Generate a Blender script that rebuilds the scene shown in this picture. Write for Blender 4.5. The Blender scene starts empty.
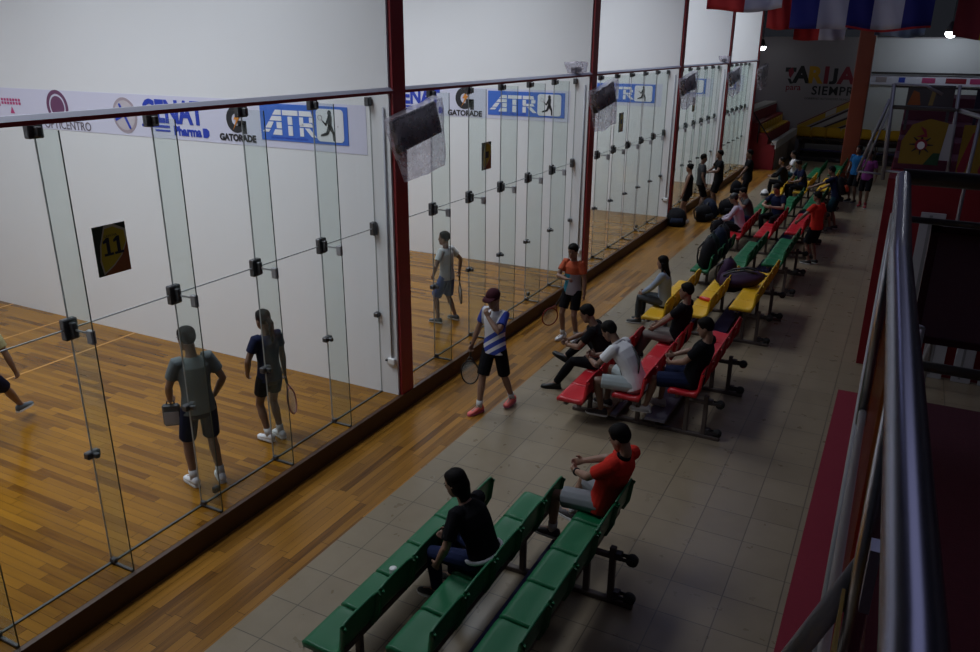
import bpy, bmesh, math, random
from mathutils import Vector as V, Matrix, noise
random.seed(7)
R = math.radians
PI = math.pi
SC = bpy.context.scene
COL = SC.collection

# ------------------------------------------------------------------ materials
MATS = {}
def mat(name, col=(.5, .5, .5), rough=.6, metal=0., var=.0, scale=8., emit=None, estr=0., spec=.5, bump=0., bscale=60.):
    if name in MATS:
        return MATS[name]
    m = bpy.data.materials.new(name); m.use_nodes = True
    nt = m.node_tree; b = nt.nodes['Principled BSDF']
    b.inputs['Base Color'].default_value = (*col, 1)
    b.inputs['Roughness'].default_value = rough
    b.inputs['Metallic'].default_value = metal
    b.inputs['Specular IOR Level'].default_value = spec
    tc = nt.nodes.new('ShaderNodeTexCoord')
    if var > 0:
        n = nt.nodes.new('ShaderNodeTexNoise'); n.inputs['Scale'].default_value = scale; n.inputs['Detail'].default_value = 4
        nt.links.new(tc.outputs['Object'], n.inputs['Vector'])
        mx = nt.nodes.new('ShaderNodeMix'); mx.data_type = 'RGBA'
        mx.inputs['A'].default_value = (*[c * (1 - var) for c in col], 1)
        mx.inputs['B'].default_value = (*[min(1, c * (1 + var)) for c in col], 1)
        nt.links.new(n.outputs['Fac'], mx.inputs['Factor'])
        nt.links.new(mx.outputs['Result'], b.inputs['Base Color'])
    if bump > 0:
        n2 = nt.nodes.new('ShaderNodeTexNoise'); n2.inputs['Scale'].default_value = bscale; n2.inputs['Detail'].default_value = 3
        nt.links.new(tc.outputs['Object'], n2.inputs['Vector'])
        bp = nt.nodes.new('ShaderNodeBump'); bp.inputs['Strength'].default_value = bump; bp.inputs['Distance'].default_value = .01
        nt.links.new(n2.outputs['Fac'], bp.inputs['Height']); nt.links.new(bp.outputs['Normal'], b.inputs['Normal'])
    if emit:
        b.inputs['Emission Color'].default_value = (*emit, 1); b.inputs['Emission Strength'].default_value = estr
    MATS[name] = m
    return m

def wood_mat(name, along, light, dark, pw=.085, pl=.9, rough=.28):
    """strip parquet: boards run along world axis `along` ('X' or 'Y')"""
    m = bpy.data.materials.new(name); m.use_nodes = True; nt = m.node_tree; N = nt.nodes; L = nt.links
    b = N['Principled BSDF']
    g = N.new('ShaderNodeNewGeometry'); sp = N.new('ShaderNodeSeparateXYZ'); L.new(g.outputs['Position'], sp.inputs[0])
    def mth(op, a, bb=None):
        n = N.new('ShaderNodeMath'); n.operation = op
        for i, x in enumerate((a, bb)):
            if x is None: continue
            if isinstance(x, (int, float)): n.inputs[i].default_value = x
            else: L.new(x, n.inputs[i])
        return n.outputs[0]
    ac, al = (sp.outputs['Y'], sp.outputs['X']) if along == 'X' else (sp.outputs['X'], sp.outputs['Y'])
    row = mth('FLOOR', mth('DIVIDE', ac, pw))
    wn = N.new('ShaderNodeTexWhiteNoise'); wn.noise_dimensions = '1D'; L.new(row, wn.inputs['W'])
    sh = mth('ADD', mth('DIVIDE', al, pl), mth('MULTIPLY', wn.outputs['Value'], 7.3))
    cell = mth('FLOOR', sh)
    cb = N.new('ShaderNodeCombineXYZ'); L.new(row, cb.inputs[0]); L.new(cell, cb.inputs[1])
    w2 = N.new('ShaderNodeTexWhiteNoise'); w2.noise_dimensions = '2D'; L.new(cb.outputs[0], w2.inputs['Vector'])
    mp = N.new('ShaderNodeMapping'); L.new(g.outputs['Position'], mp.inputs['Vector'])
    mp.inputs['Scale'].default_value = (1.6, 26, 1) if along == 'X' else (26, 1.6, 1)
    ns = N.new('ShaderNodeTexNoise'); ns.inputs['Scale'].default_value = 1.; ns.inputs['Detail'].default_value = 5; L.new(mp.outputs[0], ns.inputs['Vector'])
    f = mth('ADD', mth('MULTIPLY', w2.outputs['Value'], .75), mth('MULTIPLY', mth('SUBTRACT', ns.outputs['Fac'], .35), .7))
    cr = N.new('ShaderNodeValToRGB'); L.new(f, cr.inputs[0])
    cr.color_ramp.elements[0].color = (*dark, 1); cr.color_ramp.elements[1].color = (*light, 1)
    e = cr.color_ramp.elements.new(.45); e.color = (*[(a * .62 + c * .38) for a, c in zip(light, dark)], 1)
    fr = mth('FRACT', mth('DIVIDE', ac, pw)); fl = mth('FRACT', sh)
    seam = mth('MULTIPLY', mth('GREATER_THAN', fr, .03), mth('GREATER_THAN', fl, .004))
    mx = N.new('ShaderNodeMix'); mx.data_type = 'RGBA'; L.new(seam, mx.inputs['Factor'])
    mx.inputs['A'].default_value = (*[c * .35 for c in dark], 1); L.new(cr.outputs[0], mx.inputs['B'])
    L.new(mx.outputs['Result'], b.inputs['Base Color'])
    b.inputs['Roughness'].default_value = rough; b.inputs['Specular IOR Level'].default_value = .25
    MATS[name] = m
    return m

def tile_mat(name, size=.45, offx=.23, offy=.05):
    m = bpy.data.materials.new(name); m.use_nodes = True; nt = m.node_tree; N = nt.nodes; L = nt.links
    b = N['Principled BSDF']
    g = N.new('ShaderNodeNewGeometry'); sp = N.new('ShaderNodeSeparateXYZ'); L.new(g.outputs['Position'], sp.inputs[0])
    def mth(op, a, bb=None):
        n = N.new('ShaderNodeMath'); n.operation = op
        for i, x in enumerate((a, bb)):
            if x is None: continue
            if isinstance(x, (int, float)): n.inputs[i].default_value = x
            else: L.new(x, n.inputs[i])
        return n.outputs[0]
    ux = mth('DIVIDE', mth('SUBTRACT', sp.outputs['X'], offx), size); uy = mth('DIVIDE', mth('SUBTRACT', sp.outputs['Y'], offy), size)
    cb = N.new('ShaderNodeCombineXYZ'); L.new(mth('FLOOR', ux), cb.inputs[0]); L.new(mth('FLOOR', uy), cb.inputs[1])
    w = N.new('ShaderNodeTexWhiteNoise'); w.noise_dimensions = '2D'; L.new(cb.outputs[0], w.inputs['Vector'])
    ns = N.new('ShaderNodeTexNoise'); ns.inputs['Scale'].default_value = 5; ns.inputs['Detail'].default_value = 6; L.new(g.outputs['Position'], ns.inputs['Vector'])
    f = mth('ADD', mth('MULTIPLY', w.outputs['Value'], .35), mth('MULTIPLY', ns.outputs['Fac'], .65))
    mx0 = N.new('ShaderNodeMix'); mx0.data_type = 'RGBA'; L.new(f, mx0.inputs['Factor'])
    mx0.inputs['A'].default_value = (.18, .140, .092, 1); mx0.inputs['B'].default_value = (.255, .204, .140, 1)
    gx, gy = mth('FRACT', ux), mth('FRACT', uy)
    on = mth('MULTIPLY', mth('GREATER_THAN', gx, .02), mth('GREATER_THAN', gy, .02))
    mx = N.new('ShaderNodeMix'); mx.data_type = 'RGBA'; L.new(on, mx.inputs['Factor'])
    mx.inputs['A'].default_value = (.095, .075, .055, 1); L.new(mx0.outputs['Result'], mx.inputs['B'])
    L.new(mx.outputs['Result'], b.inputs['Base Color'])
    rr = mth('ADD', .24, mth('MULTIPLY', ns.outputs['Fac'], .10)); L.new(rr, b.inputs['Roughness']); b.inputs['Specular IOR Level'].default_value = .42
    bp = N.new('ShaderNodeBump'); bp.inputs['Strength'].default_value = .25; bp.inputs['Distance'].default_value = .01
    L.new(on, bp.inputs['Height']); L.new(bp.outputs['Normal'], b.inputs['Normal'])
    MATS[name] = m
    return m

def clear_mat(name, tint, refl=.5, rough=.02, cloud=0., cloudcol=(.8, .8, .82), var=False):
    """thin clear sheet: tinted see-through plus a fresnel mirror, optional milky share"""
    m = bpy.data.materials.new(name); m.use_nodes = True; nt = m.node_tree; N = nt.nodes; L = nt.links
    N.remove(N['Principled BSDF']); out = N['Material Output']
    t = N.new('ShaderNodeBsdfTransparent'); t.inputs['Color'].default_value = (*tint, 1)
    gl = N.new('ShaderNodeBsdfGlossy'); gl.inputs['Roughness'].default_value = rough
    fr = N.new('ShaderNodeFresnel'); fr.inputs['IOR'].default_value = 1.45
    ml = N.new('ShaderNodeMath'); ml.operation = 'MULTIPLY'; ml.inputs[1].default_value = refl; L.new(fr.outputs[0], ml.inputs[0])
    ge = N.new('ShaderNodeNewGeometry'); iv = N.new('ShaderNodeMath'); iv.operation = 'SUBTRACT'; iv.inputs[0].default_value = 1; L.new(ge.outputs['Backfacing'], iv.inputs[1])
    mb_ = N.new('ShaderNodeMath'); mb_.operation = 'MULTIPLY'; L.new(ml.outputs[0], mb_.inputs[0]); L.new(iv.outputs[0], mb_.inputs[1]); ml = mb_
    m1 = N.new('ShaderNodeMixShader'); L.new(ml.outputs[0], m1.inputs[0]); L.new(t.outputs[0], m1.inputs[1]); L.new(gl.outputs[0], m1.inputs[2])
    last = m1
    if cloud > 0:
        d = N.new('ShaderNodeBsdfDiffuse'); d.inputs['Color'].default_value = (*cloudcol, 1)
        tl = N.new('ShaderNodeBsdfTranslucent'); tl.inputs['Color'].default_value = (*cloudcol, 1)
        md = N.new('ShaderNodeMixShader'); md.inputs[0].default_value = .45; L.new(d.outputs[0], md.inputs[1]); L.new(tl.outputs[0], md.inputs[2])
        m2 = N.new('ShaderNodeMixShader'); m2.inputs[0].default_value = cloud
        if var:
            tc = N.new('ShaderNodeTexCoord'); n = N.new('ShaderNodeTexNoise'); n.inputs['Scale'].default_value = 9; n.inputs['Detail'].default_value = 5
            L.new(tc.outputs['Object'], n.inputs['Vector'])
            mr = N.new('ShaderNodeMapRange'); mr.inputs['From Min'].default_value = .35; mr.inputs['From Max'].default_value = .65
            mr.inputs['To Min'].default_value = cloud * .75; mr.inputs['To Max'].default_value = min(1, cloud * 1.35)
            L.new(n.outputs['Fac'], mr.inputs['Value']); L.new(mr.outputs[0], m2.inputs[0])
        L.new(m1.outputs[0], m2.inputs[1]); L.new(md.outputs[0], m2.inputs[2]); last = m2
    L.new(last.outputs[0], out.inputs['Surface'])
    MATS[name] = m
    return m

def shirt_mat(name, kind, c1, c2, c3):
    """patterned sports jerseys; pattern by the garment's own object coordinates"""
    m = bpy.data.materials.new(name); m.use_nodes = True; nt = m.node_tree; N = nt.nodes; L = nt.links
    b = N['Principled BSDF']; b.inputs['Roughness'].default_value = .8
    tc = N.new('ShaderNodeTexCoord'); sp = N.new('ShaderNodeSeparateXYZ'); L.new(tc.outputs['Object'], sp.inputs[0])
    def mth(op, a, bb=None):
        n = N.new('ShaderNodeMath'); n.operation = op
        for i, x in enumerate((a, bb)):
            if x is None: continue
            if isinstance(x, (int, float)): n.inputs[i].default_value = x
            else: L.new(x, n.inputs[i])
        return n.outputs[0]
    def mix(f, a, bb):
        mx = N.new('ShaderNodeMix'); mx.data_type = 'RGBA'; L.new(f, mx.inputs['Factor'])
        for k, x in (('A', a), ('B', bb)):
            if isinstance(x, tuple): mx.inputs[k].default_value = (*x, 1)
            else: L.new(x, mx.inputs[k])
        return mx.outputs['Result']
    x, z = sp.outputs['X'], sp.outputs['Z']
    if kind == 'diag':   # white with blue shoulder sleeves and blue diagonal blades low on the front
        d = mth('FRACT', mth('MULTIPLY', mth('ADD', mth('MULTIPLY', x, 1.0), mth('MULTIPLY', z, 1.35)), 6.0))
        low = mth('LESS_THAN', z, mth('ADD', 1.1, mth('MULTIPLY', x, -.6)))
        f1 = mth('MULTIPLY', mth('LESS_THAN', d, .55), low)
        f2 = mth('GREATER_THAN', mth('ABSOLUTE', x), .165)
        f = mth('MAXIMUM', f1, f2)
        c = mix(f, c1, c2)
    else:                # orange yoke over teal side and grey belly
        f1 = mth('GREATER_THAN', z, 1.10)
        f2 = mth('LESS_THAN', mth('ADD', x, mth('MULTIPLY', z, .25)), .27)
        c = mix(f1, mix(f2, c2, c3), c1)
    L.new(c, b.inputs['Base Color'])
    MATS[name] = m
    return m

# ------------------------------------------------------------------ mesh building
class MB:
    def __init__(s): s.v = []; s.f = []; s.mi = []; s.sm = []
    def add(s, vs, fs, mi=0, smooth=False):
        o = len(s.v); s.v += [tuple(v) for v in vs]
        for f in fs: s.f.append([i + o for i in f]); s.mi.append(mi); s.sm.append(smooth)
        return s
    def box(s, lo, hi, mi=0, M=None, ch=0.):
        (a, b, c), (d, e, g) = lo, hi
        if ch > 0:   # chamfered box: eight corners cut along all edges
            h = min(ch, (d - a) / 2.2, (e - b) / 2.2, (g - c) / 2.2)
            vs = []; idx = {}
            for ix, sx in ((0, 1), (1, -1)):
                for iy, sy in ((0, 1), (1, -1)):
                    for iz, sz in ((0, 1), (1, -1)):
                        x, y, z = (a, d)[ix], (b, e)[iy], (c, g)[iz]
                        idx[ix, iy, iz, 0] = len(vs); vs.append(V((x, y + sy * h, z + sz * h)))
                        idx[ix, iy, iz, 1] = len(vs); vs.append(V((x + sx * h, y, z + sz * h)))
                        idx[ix, iy, iz, 2] = len(vs); vs.append(V((x + sx * h, y + sy * h, z)))
            fs = []
            I = lambda x, y, z, k: idx[x, y, z, k]
            for x in (0, 1): fs.append([I(x, 0, 0, 0), I(x, 1, 0, 0), I(x, 1, 1, 0), I(x, 0, 1, 0)])
            for y in (0, 1): fs.append([I(0, y, 0, 1), I(1, y, 0, 1), I(1, y, 1, 1), I(0, y, 1, 1)])
            for z in (0, 1): fs.append([I(0, 0, z, 2), I(1, 0, z, 2), I(1, 1, z, 2), I(0, 1, z, 2)])
            for x in (0, 1):
                for y in (0, 1): fs.append([I(x, y, 0, 0), I(x, y, 1, 0), I(x, y, 1, 1), I(x, y, 0, 1)])
            for x in (0, 1):
                for z in (0, 1): fs.append([I(x, 0, z, 0), I(x, 1, z, 0), I(x, 1, z, 2), I(x, 0, z, 2)])
            for y in (0, 1):
                for z in (0, 1): fs.append([I(0, y, z, 1), I(1, y, z, 1), I(1, y, z, 2), I(0, y, z, 2)])
            for x in (0, 1):
                for y in (0, 1):
                    for z in (0, 1): fs.append([I(x, y, z, 0), I(x, y, z, 1), I(x, y, z, 2)])
        else:
            vs = [V((x, y, z)) for x in (a, d) for y in (b, e) for z in (c, g)]
            fs = [[0, 1, 3, 2], [4, 6, 7, 5], [0, 4, 5, 1], [2, 3, 7, 6], [0, 2, 6, 4], [1, 5, 7, 3]]
        if M is not None: vs = [M @ v for v in vs]
        return s.add(vs, fs, mi)
    def loft(s, rings, n=12, mi=0, smooth=True, caps=True):
        """rings: (center, xdir, ydir, rx, ry)"""
        vs = []; fs = []
        for c, xd, yd, rx, ry in rings:
            for i in range(n):
                a = 2 * PI * i / n
                vs.append(V(c) + V(xd) * (math.cos(a) * rx) + V(yd) * (math.sin(a) * ry))
        m = len(rings)
        for j in range(m - 1):
            for i in range(n):
                k = (i + 1) % n
                fs.append([j * n + i, j * n + k, (j + 1) * n + k, (j + 1) * n + i])
        if caps:
            fs.append(list(range(n))[::-1]); fs.append([(m - 1) * n + i for i in range(n)])
        return s.add(vs, fs, mi, smooth)
    def tube(s, pts, r, n=10, mi=0, closed=False, smooth=True):
        """swept tube along points; r a number or list"""
        pts = [V(p) for p in pts]; m = len(pts)
        rs = r if isinstance(r, (list, tuple)) else [r] * m
        t0 = (pts[1] - pts[0]).normalized()
        up = V((0, 0, 1)) if abs(t0.z) < .9 else V((1, 0, 0))
        xd = t0.cross(up).normalized(); rings = []
        for i in range(m):
            a = pts[i - 1] if (i > 0 or closed) else pts[i]; b = pts[(i + 1) % m] if (i < m - 1 or closed) else pts[i]
            t = (b - a).normalized(); xd = (xd - t * xd.dot(t)).normalized(); yd = t.cross(xd)
            rings.append((pts[i], xd, yd, rs[i], rs[i]))
        if closed:
            rings.append(rings[0]); return s.loft(rings, n, mi, smooth, caps=False)
        return s.loft(rings, n, mi, smooth)
    def ball(s, c, rx, ry=None, rz=None, xd=(1, 0, 0), yd=(0, 1, 0), zd=(0, 0, 1), n=14, m=9, mi=0):
        ry = rx if ry is None else ry; rz = rx if rz is None else rz; c = V(c); xd, yd, zd = V(xd), V(yd), V(zd)
        rings = []
        for j in range(m):
            a = PI * (j + .12) / (m - 1 + .24) - PI / 2
            rings.append((c + zd * (math.sin(a) * rz), xd, yd, math.cos(a) * rx, math.cos(a) * ry))
        return s.loft(rings, n, mi)
    def prism(s, poly, h0, h1, axis='Z', mi=0, M=None):
        f = {'Z': lambda p, h: V((p[0], p[1], h)), 'Y': lambda p, h: V((p[0], h, p[1])), 'X': lambda p, h: V((h, p[0], p[1]))}[axis]
        n = len(poly); vs = [f(p, h0) for p in poly] + [f(p, h1) for p in poly]
        if M is not None: vs = [M @ v for v in vs]
        fs = [list(range(n))[::-1], [i + n for i in range(n)]] + [[i, (i + 1) % n, (i + 1) % n + n, i + n] for i in range(n)]
        return s.add(vs, fs, mi)
    def mesh(s, name, mats, fix=True):
        me = bpy.data.meshes.new(name); me.from_pydata(s.v, [], s.f)
        for m in (mats if isinstance(mats, (list, tuple)) else [mats]): me.materials.append(m)
        me.polygons.foreach_set('material_index', s.mi); me.polygons.foreach_set('use_smooth', s.sm); me.update()
        if fix:
            bm = bmesh.new(); bm.from_mesh(me); bmesh.ops.recalc_face_normals(bm, faces=bm.faces); bm.to_mesh(me); bm.free()
        return me
    def obj(s, name, mats, parent=None, **kw):
        o = bpy.data.objects.new(name, s.mesh(name, mats)); COL.objects.link(o)
        if parent: o.parent = parent
        return tag(o, **kw)

def tag(o, label=None, cat=None, group=None, kind=None):
    if label: o['label'] = label
    if cat: o['category'] = cat
    if group: o['group'] = group
    if kind: o['kind'] = kind
    return o
def thing(name, label, cat, loc=(0, 0, 0), rz=0., group=None):
    o = bpy.data.objects.new(name, None); COL.objects.link(o)
    o.location = loc; o.rotation_euler = (0, 0, rz); o.empty_display_size = .1
    return tag(o, label, cat, group)
def copy_tree(o, parent=None):
    c = o.copy(); COL.objects.link(c)
    if parent is not None: c.parent = parent
    for ch in list(o.children): copy_tree(ch, c)
    return c
def remesh(mb, name, mats, voxel=.01, smooth=3, parent=None, **kw):
    """weld overlapping closed shapes into one continuous skin"""
    me = mb.mesh(name, mats)
    o = bpy.data.objects.new(name, me); COL.objects.link(o)
    md = o.modifiers.new('r', 'REMESH'); md.mode = 'VOXEL'; md.voxel_size = voxel; md.use_smooth_shade = True
    if smooth:
        sm = o.modifiers.new('s', 'SMOOTH'); sm.iterations = smooth; sm.factor = .5
    dg = bpy.context.evaluated_depsgraph_get()
    m2 = bpy.data.meshes.new_from_object(o.evaluated_get(dg)); m2.name = name
    o.modifiers.clear(); o.data = m2; bpy.data.meshes.remove(me)
    m2.polygons.foreach_set('use_smooth', [True] * len(m2.polygons))
    if not m2.materials:
        for m in (mats if isinstance(mats, (list, tuple)) else [mats]): m2.materials.append(m)
    if parent: o.parent = parent
    return tag(o, **kw)

def text_obj(body, size, name, m, M, parent=None, depth=.004, bold=0., align='CENTER', stretch=1., spacing=1.):
    cu = bpy.data.curves.new(name, 'FONT'); cu.body = body; cu.size = size; cu.extrude = depth; cu.offset = bold
    cu.align_x = align; cu.align_y = 'CENTER'; cu.resolution_u = 3; cu.space_character = spacing
    o = bpy.data.objects.new(name, cu); COL.objects.link(o)
    me = bpy.data.meshes.new_from_object(o.evaluated_get(bpy.context.evaluated_depsgraph_get()))
    bpy.data.objects.remove(o); me.materials.clear(); me.materials.append(m)
    for v in me.vertices: v.co.x *= stretch
    me.transform(M)
    o = bpy.data.objects.new(name, me); COL.objects.link(o)
    if parent: o.parent = parent
    return o
def face_south(x, y, z):   # text plane facing -Y
    return Matrix.Translation((x, y, z)) @ Matrix.Rotation(R(90), 4, 'X')
def face_east(x, y, z):    # text plane facing +X, reading along +Y
    return Matrix.Translation((x, y, z)) @ Matrix.Rotation(R(90), 4, 'Z') @ Matrix.Rotation(R(90), 4, 'X')

# ------------------------------------------------------------------ camera (fitted to the picture)
CAM = dict(f=789.65, pit=.3433, yaw=.4741, rol=.0081, loc=V((5.5087, -7.6824, 4.4692)))
def camera():
    c, s = math.cos(CAM['yaw']), math.sin(CAM['yaw']); cp, sp = math.cos(CAM['pit']), math.sin(CAM['pit'])
    fwd = V((-s * cp, c * cp, -sp)); right = V((c, s, 0)); up = right.cross(fwd)
    cr, sr = math.cos(CAM['rol']), math.sin(CAM['rol'])
    r = right * cr + up * sr; u = up * cr - right * sr
    M = Matrix((r, u, -fwd)).transposed().to_4x4(); M.translation = CAM['loc']
    cd = bpy.data.cameras.new('camera'); cd.sensor_fit = 'HORIZONTAL'; cd.sensor_width = 36; cd.lens = CAM['f'] / 980 * 36
    cd.clip_start = .05; cd.clip_end = 200
    o = bpy.data.objects.new('camera', cd); COL.objects.link(o); o.matrix_world = M; SC.camera = o
camera()
SC.view_settings.view_transform = 'Standard'; SC.view_settings.look = 'None'; SC.view_settings.gamma = 1
SC.view_settings.use_curve_mapping = False; SC.view_settings.exposure = 0.0
SC.cycles.transparent_max_bounces = 64; SC.cycles.max_bounces = 10; SC.cycles.diffuse_bounces = 4; SC.cycles.caustics_reflective = False
SC.cycles.sample_clamp_indirect = 6

# ------------------------------------------------------------------ palette
WHITE = mat('white_wall_paint', (.72, .73, .75), .55, var=.03, scale=.6)
RED = mat('red_paint', (.25, .016, .02), .45, var=.1)
DRED = mat('dark_red_paint', (.22, .004, .012), .55, var=.12, scale=3)
CARPET = mat('maroon_carpet', (.075, .004, .012), .9, var=.2, scale=40, bump=.3, bscale=200)
RCARPET = mat('red_floor_carpet', (.175, .003, .018), .85, var=.12, scale=30, bump=.3, bscale=200)
STEEL = mat('brushed_steel', (.5, .5, .55), .3, 1.)
BLUESTEEL = mat('polished_steel', (.24, .24, .32), .27, 1.)
DSTEEL = mat('dark_steel', (.05, .045, .05), .45, .6)
BROWNSTEEL = mat('brown_painted_steel', (.075, .055, .05), .5, .1)
BLACK = mat('black_plastic', (.012, .012, .013), .5)
RUBBER = mat('black_rubber', (.015, .015, .015), .8)
GREY = mat('grey_plastic', (.3, .3, .32), .5)
LGREY = mat('light_grey_paint', (.42, .42, .45), .55, var=.05)
LITTOP = mat('header_lit_top', (.42, .42, .50), .5, .2)  # grey put in for the light along the red header's top
WPLAST = mat('white_plastic', (.7, .7, .7), .4)
BANNER = mat('banner_vinyl', (.62, .62, .76), .5)
FLOORT = tile_mat('ceramic_floor_tile')
WOODC = wood_mat('court_parquet', 'X', (.27, .120, .009), (.085, .030, .002), .085, .9, .22)
WOODW = wood_mat('walkway_parquet', 'Y', (.33, .150, .023), (.078, .028, .005), .085, 1.1, .28)
CURB = mat('dark_curb', (.06, .024, .010), .5, var=.2, scale=5)
GLASS = clear_mat('panel_glass', (.985, .992, .988), .45)
FIN = clear_mat('fin_glass', (.925, .955, .942), .5, cloud=.03, cloudcol=(.6, .75, .68))
SEAM = mat('glass_edge', (.03, .05, .045), .3)
BAG = clear_mat('clear_plastic_bag', (.90, .90, .93), .5, .3, cloud=.26, cloudcol=(.72, .68, .78), var=True)
CLAMP = mat('clamp_metal', (.085, .085, .09), .4, .5)
CFL = .22           # court floor above the hall floor
D, T, P = .293, .31, 6.41
NC = 5
YW = [-6.41, 0., 6.41, 12.66, 18.46, 23.6]   # near face of each cross wall
YEND = YW[-1] + T
XB = -12.3          # front wall of the courts
WTOP = 6.6

def setting(name, mb, m, **kw): return mb.obj(name, m, kind='structure', **kw)
setting('floor', MB().box((1.3, -14, -.2), (14, 34, 0)), FLOORT)
setting('floor_walkway', MB().box((D + .02, -14, -.2), (1.3, 34, 0)), WOODW)
setting('floor_beyond', MB().box((XB, YEND, -.2), (D + .02, 34, 0)), FLOORT)
setting('trim_1', MB().box((D - .03, -6.5, 0), (D + .02, YEND, CFL - .002)), CURB)
for i in range(NC):
    y0 = YW[i] + T; y1 = YW[i + 1]
    setting('floor_court', MB().box((XB, y0 - T, 0.002), (D - .03 if i else D - .03, y1, CFL)), WOODC)
for i in range(-1, NC):
    y = YW[i + 1]
    setting('wall_court', MB().box((XB, y, CFL if i >= 0 else 0), (D - .035, y + T, WTOP)), WHITE)
    setting('trim_2', MB().box((D - .035, y + .03, CFL - .01), (D + .005, y + T - .02, WTOP)), RED)
setting('wall_front', MB().box((XB - .2, -6.41, 0), (XB, YEND, WTOP)), WHITE)
# red lines on the court floors
LINE = mat('yellow_court_line', (.42, .20, .04), .35)
for i in range(2):
    y0 = YW[i] + T
    mb = MB()
    for x in (-6.1, -4.6, -7.6): mb.box((x - .02, y0, CFL), (x + .02, y0 + 6.1, CFL + .0015))
    setting('trim_3', mb, LINE)

# --- header rails over the glass, one per court
ORD = ['nearest', 'second', 'third', 'fourth', 'farthest']
for i in range(NC):
    y0 = YW[i] + T; y1 = YW[i + 1]
    ya = y0 - (.02 if i else .3); xb = D + .01
    mb = MB().prism([(xb - .06, 3.932), (xb, 3.932), (xb, 3.964), (xb - .06, 3.964)], ya, y1 + .03, 'Y', 0).prism([(xb - .06, 3.964), (xb, 3.964), (xb - .035, 3.999), (xb - .06, 3.999)], ya, y1 + .03, 'Y', 1)
    setting('trim_4', mb, [RED, LITTOP])  # red rail, its lit upper slope coloured grey

# --- glass back walls
CN = ['with number plate 11 on it', 'behind the boys with racquets', 'beyond the boy in orange and teal', 'behind the three standing players', 'at the far end of the row']
for i in range(NC):
    y0 = YW[i] + T; LW = YW[i + 1] - y0
    t = thing('glass_screen', 'clear glass back wall of the %s racquetball court, %s' % (ORD[i], CN[i]), 'glass wall', (0, y0, CFL), 0, 'glass back walls of the courts')
    st = LW / 6
    for k in range(6):
        for (z0, z1) in ((.004, 2.144), (2.156, 3.66)):
            MB().box((-.006, k * st + .006, z0), (.006, (k + 1) * st - .006, z1)).obj('glass_panel', GLASS, t)
    mb = MB().box((-.007, .002, 2.146), (.007, LW - .002, 2.154))
    for k in range(0, 7): mb.box((-.007, max(.002, k * st - .003), 0), (.007, min(LW - .002, k * st + .003), 3.66))
    mb.obj('joint_seal', mat('glass_joint', (.30, .32, .33), .3), t)
    mb = MB().box((-.012, .002, 0), (.012, LW - .002, .012))
    mb.obj('floor_seal', mat('floor_joint', (.05, .055, .05), .4), t)
    for k in range(0, 6):
        y = k * st
        if k:
            MB().box((.008, y - .006, .012), (D - .02, y + .006, 3.66)).obj('glass_fin', FIN, t)
            MB().box((D - .02, y - .004, .012), (D - .014, y + .004, 3.66)).obj('fin_edge', SEAM, t)
            MB().box((-.02, y - .014, 0), (D - .03, y + .014, .022), ch=.004).box((.0, y - .02, .02), (.06, y + .02, .06), ch=.006).obj('foot_clamp', CLAMP, t)
            for z, h in ((2.15, .085), (1.06, .03), (3.64, .05)):
                c = MB().box((-.03, y - .06, z - h), (.03, y + .06, z + h), ch=.008).box((.01, y - .02, z - h * .7), (.075, y + .02, z + h * .7), ch=.005)
                c.obj('clamp', CLAMP, t)
                if z < 3 and z > 2:
                    MB().box((.075, y - .004, z - .008), (D - .07, y + .004, z + .008)).box((D - .08, y - .02, z - .08), (D - .015, y + .02, z + .03), ch=.006).obj('fin_bracket', GREY, t)
    for z, h in ((2.15, .08), (1.06, .03), (3.62, .05)):
        MB().box((-.03, LW - .075, z - h), (.035, LW - .003, z + h), ch=.008).obj('clamp', CLAMP, t)
    # floor bolt of the door panel
    MB().box((-.02, (4.05 if i else 3.1) * st + .05, .05), (.03, (4.05 if i else 3.1) * st + .12, .12), ch=.01).obj('door_lock', DSTEEL, t)

# --- number plates stuck on the glass
SIGNY = mat('sign_yellow', (.50, .37, .02), .5); SIGNO = mat('sign_rust', (.28, .08, .02), .5); SIGNG = mat('sign_green', (.02, .035, .02), .5)
SIGNW = mat('sign_cream', (.5, .45, .32), .5); NAVY = mat('sign_navy', (.01, .012, .03), .5)
sy = [-3.75, 2.72, 8.97, 15.4]
for i, y in enumerate(sy):
    t = thing('court_sign', ['green yellow and rust number plate 11 stuck on the nearest glass wall', 'small yellow number plate on the second court glass', 'small yellow number plate on the third court glass', 'tiny yellow number plate on the fourth court glass'][i], 'sign', (.009, y, 2.70), 0, 'court number plates')
    w, h = .30, .40
    MB().box((0, 0, 0), (.004, w, h)).obj('plate', SIGNG, t)
    def leaf(s, x0, x1, m, nm):
        pts = [(w * (.5 + (px - .5) * s), h * (.5 + (pz - .5) * s)) for px, pz in ((.16, .02), (.1, .3), (.16, .62), (.34, .98), (.62, 1.0), (.98, .86), (1.0, .62), (.78, .34), (.5, .16))]
        MB().prism(pts, x0, x1, 'X').obj(nm, m, t)
    MB().prism([(w * .18, 0), (w, 0), (w, h * .62), (w * .5, h * .2)], .004, .005, 'X').obj('rust_corner', SIGNO, t)
    leaf(1.0, .005, .006, SIGNW, 'leaf_border'); leaf(.9, .006, .007, SIGNY, 'leaf')
    if i == 0:
        [MB().prism([(yy, .155), (yy + .085, .155), (yy + .085, .175), (yy + .058, .175), (yy + .058, .30), (yy + .034, .30), (yy, .275), (yy, .255), (yy + .028, .262), (yy + .028, .175), (yy, .175)], .007, .0085, 'X').obj('numeral', NAVY, t) for yy in (.075, .17)]
        text_obj('CANCHA', .028, 'lettering', NAVY, face_east(.008, w * .5, h * .78), t, .0005)
    else:
        MB().box((.007, w * .35, h * .42), (.008, w * .72, h * .66)).obj('number_block', NAVY, t)

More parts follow.
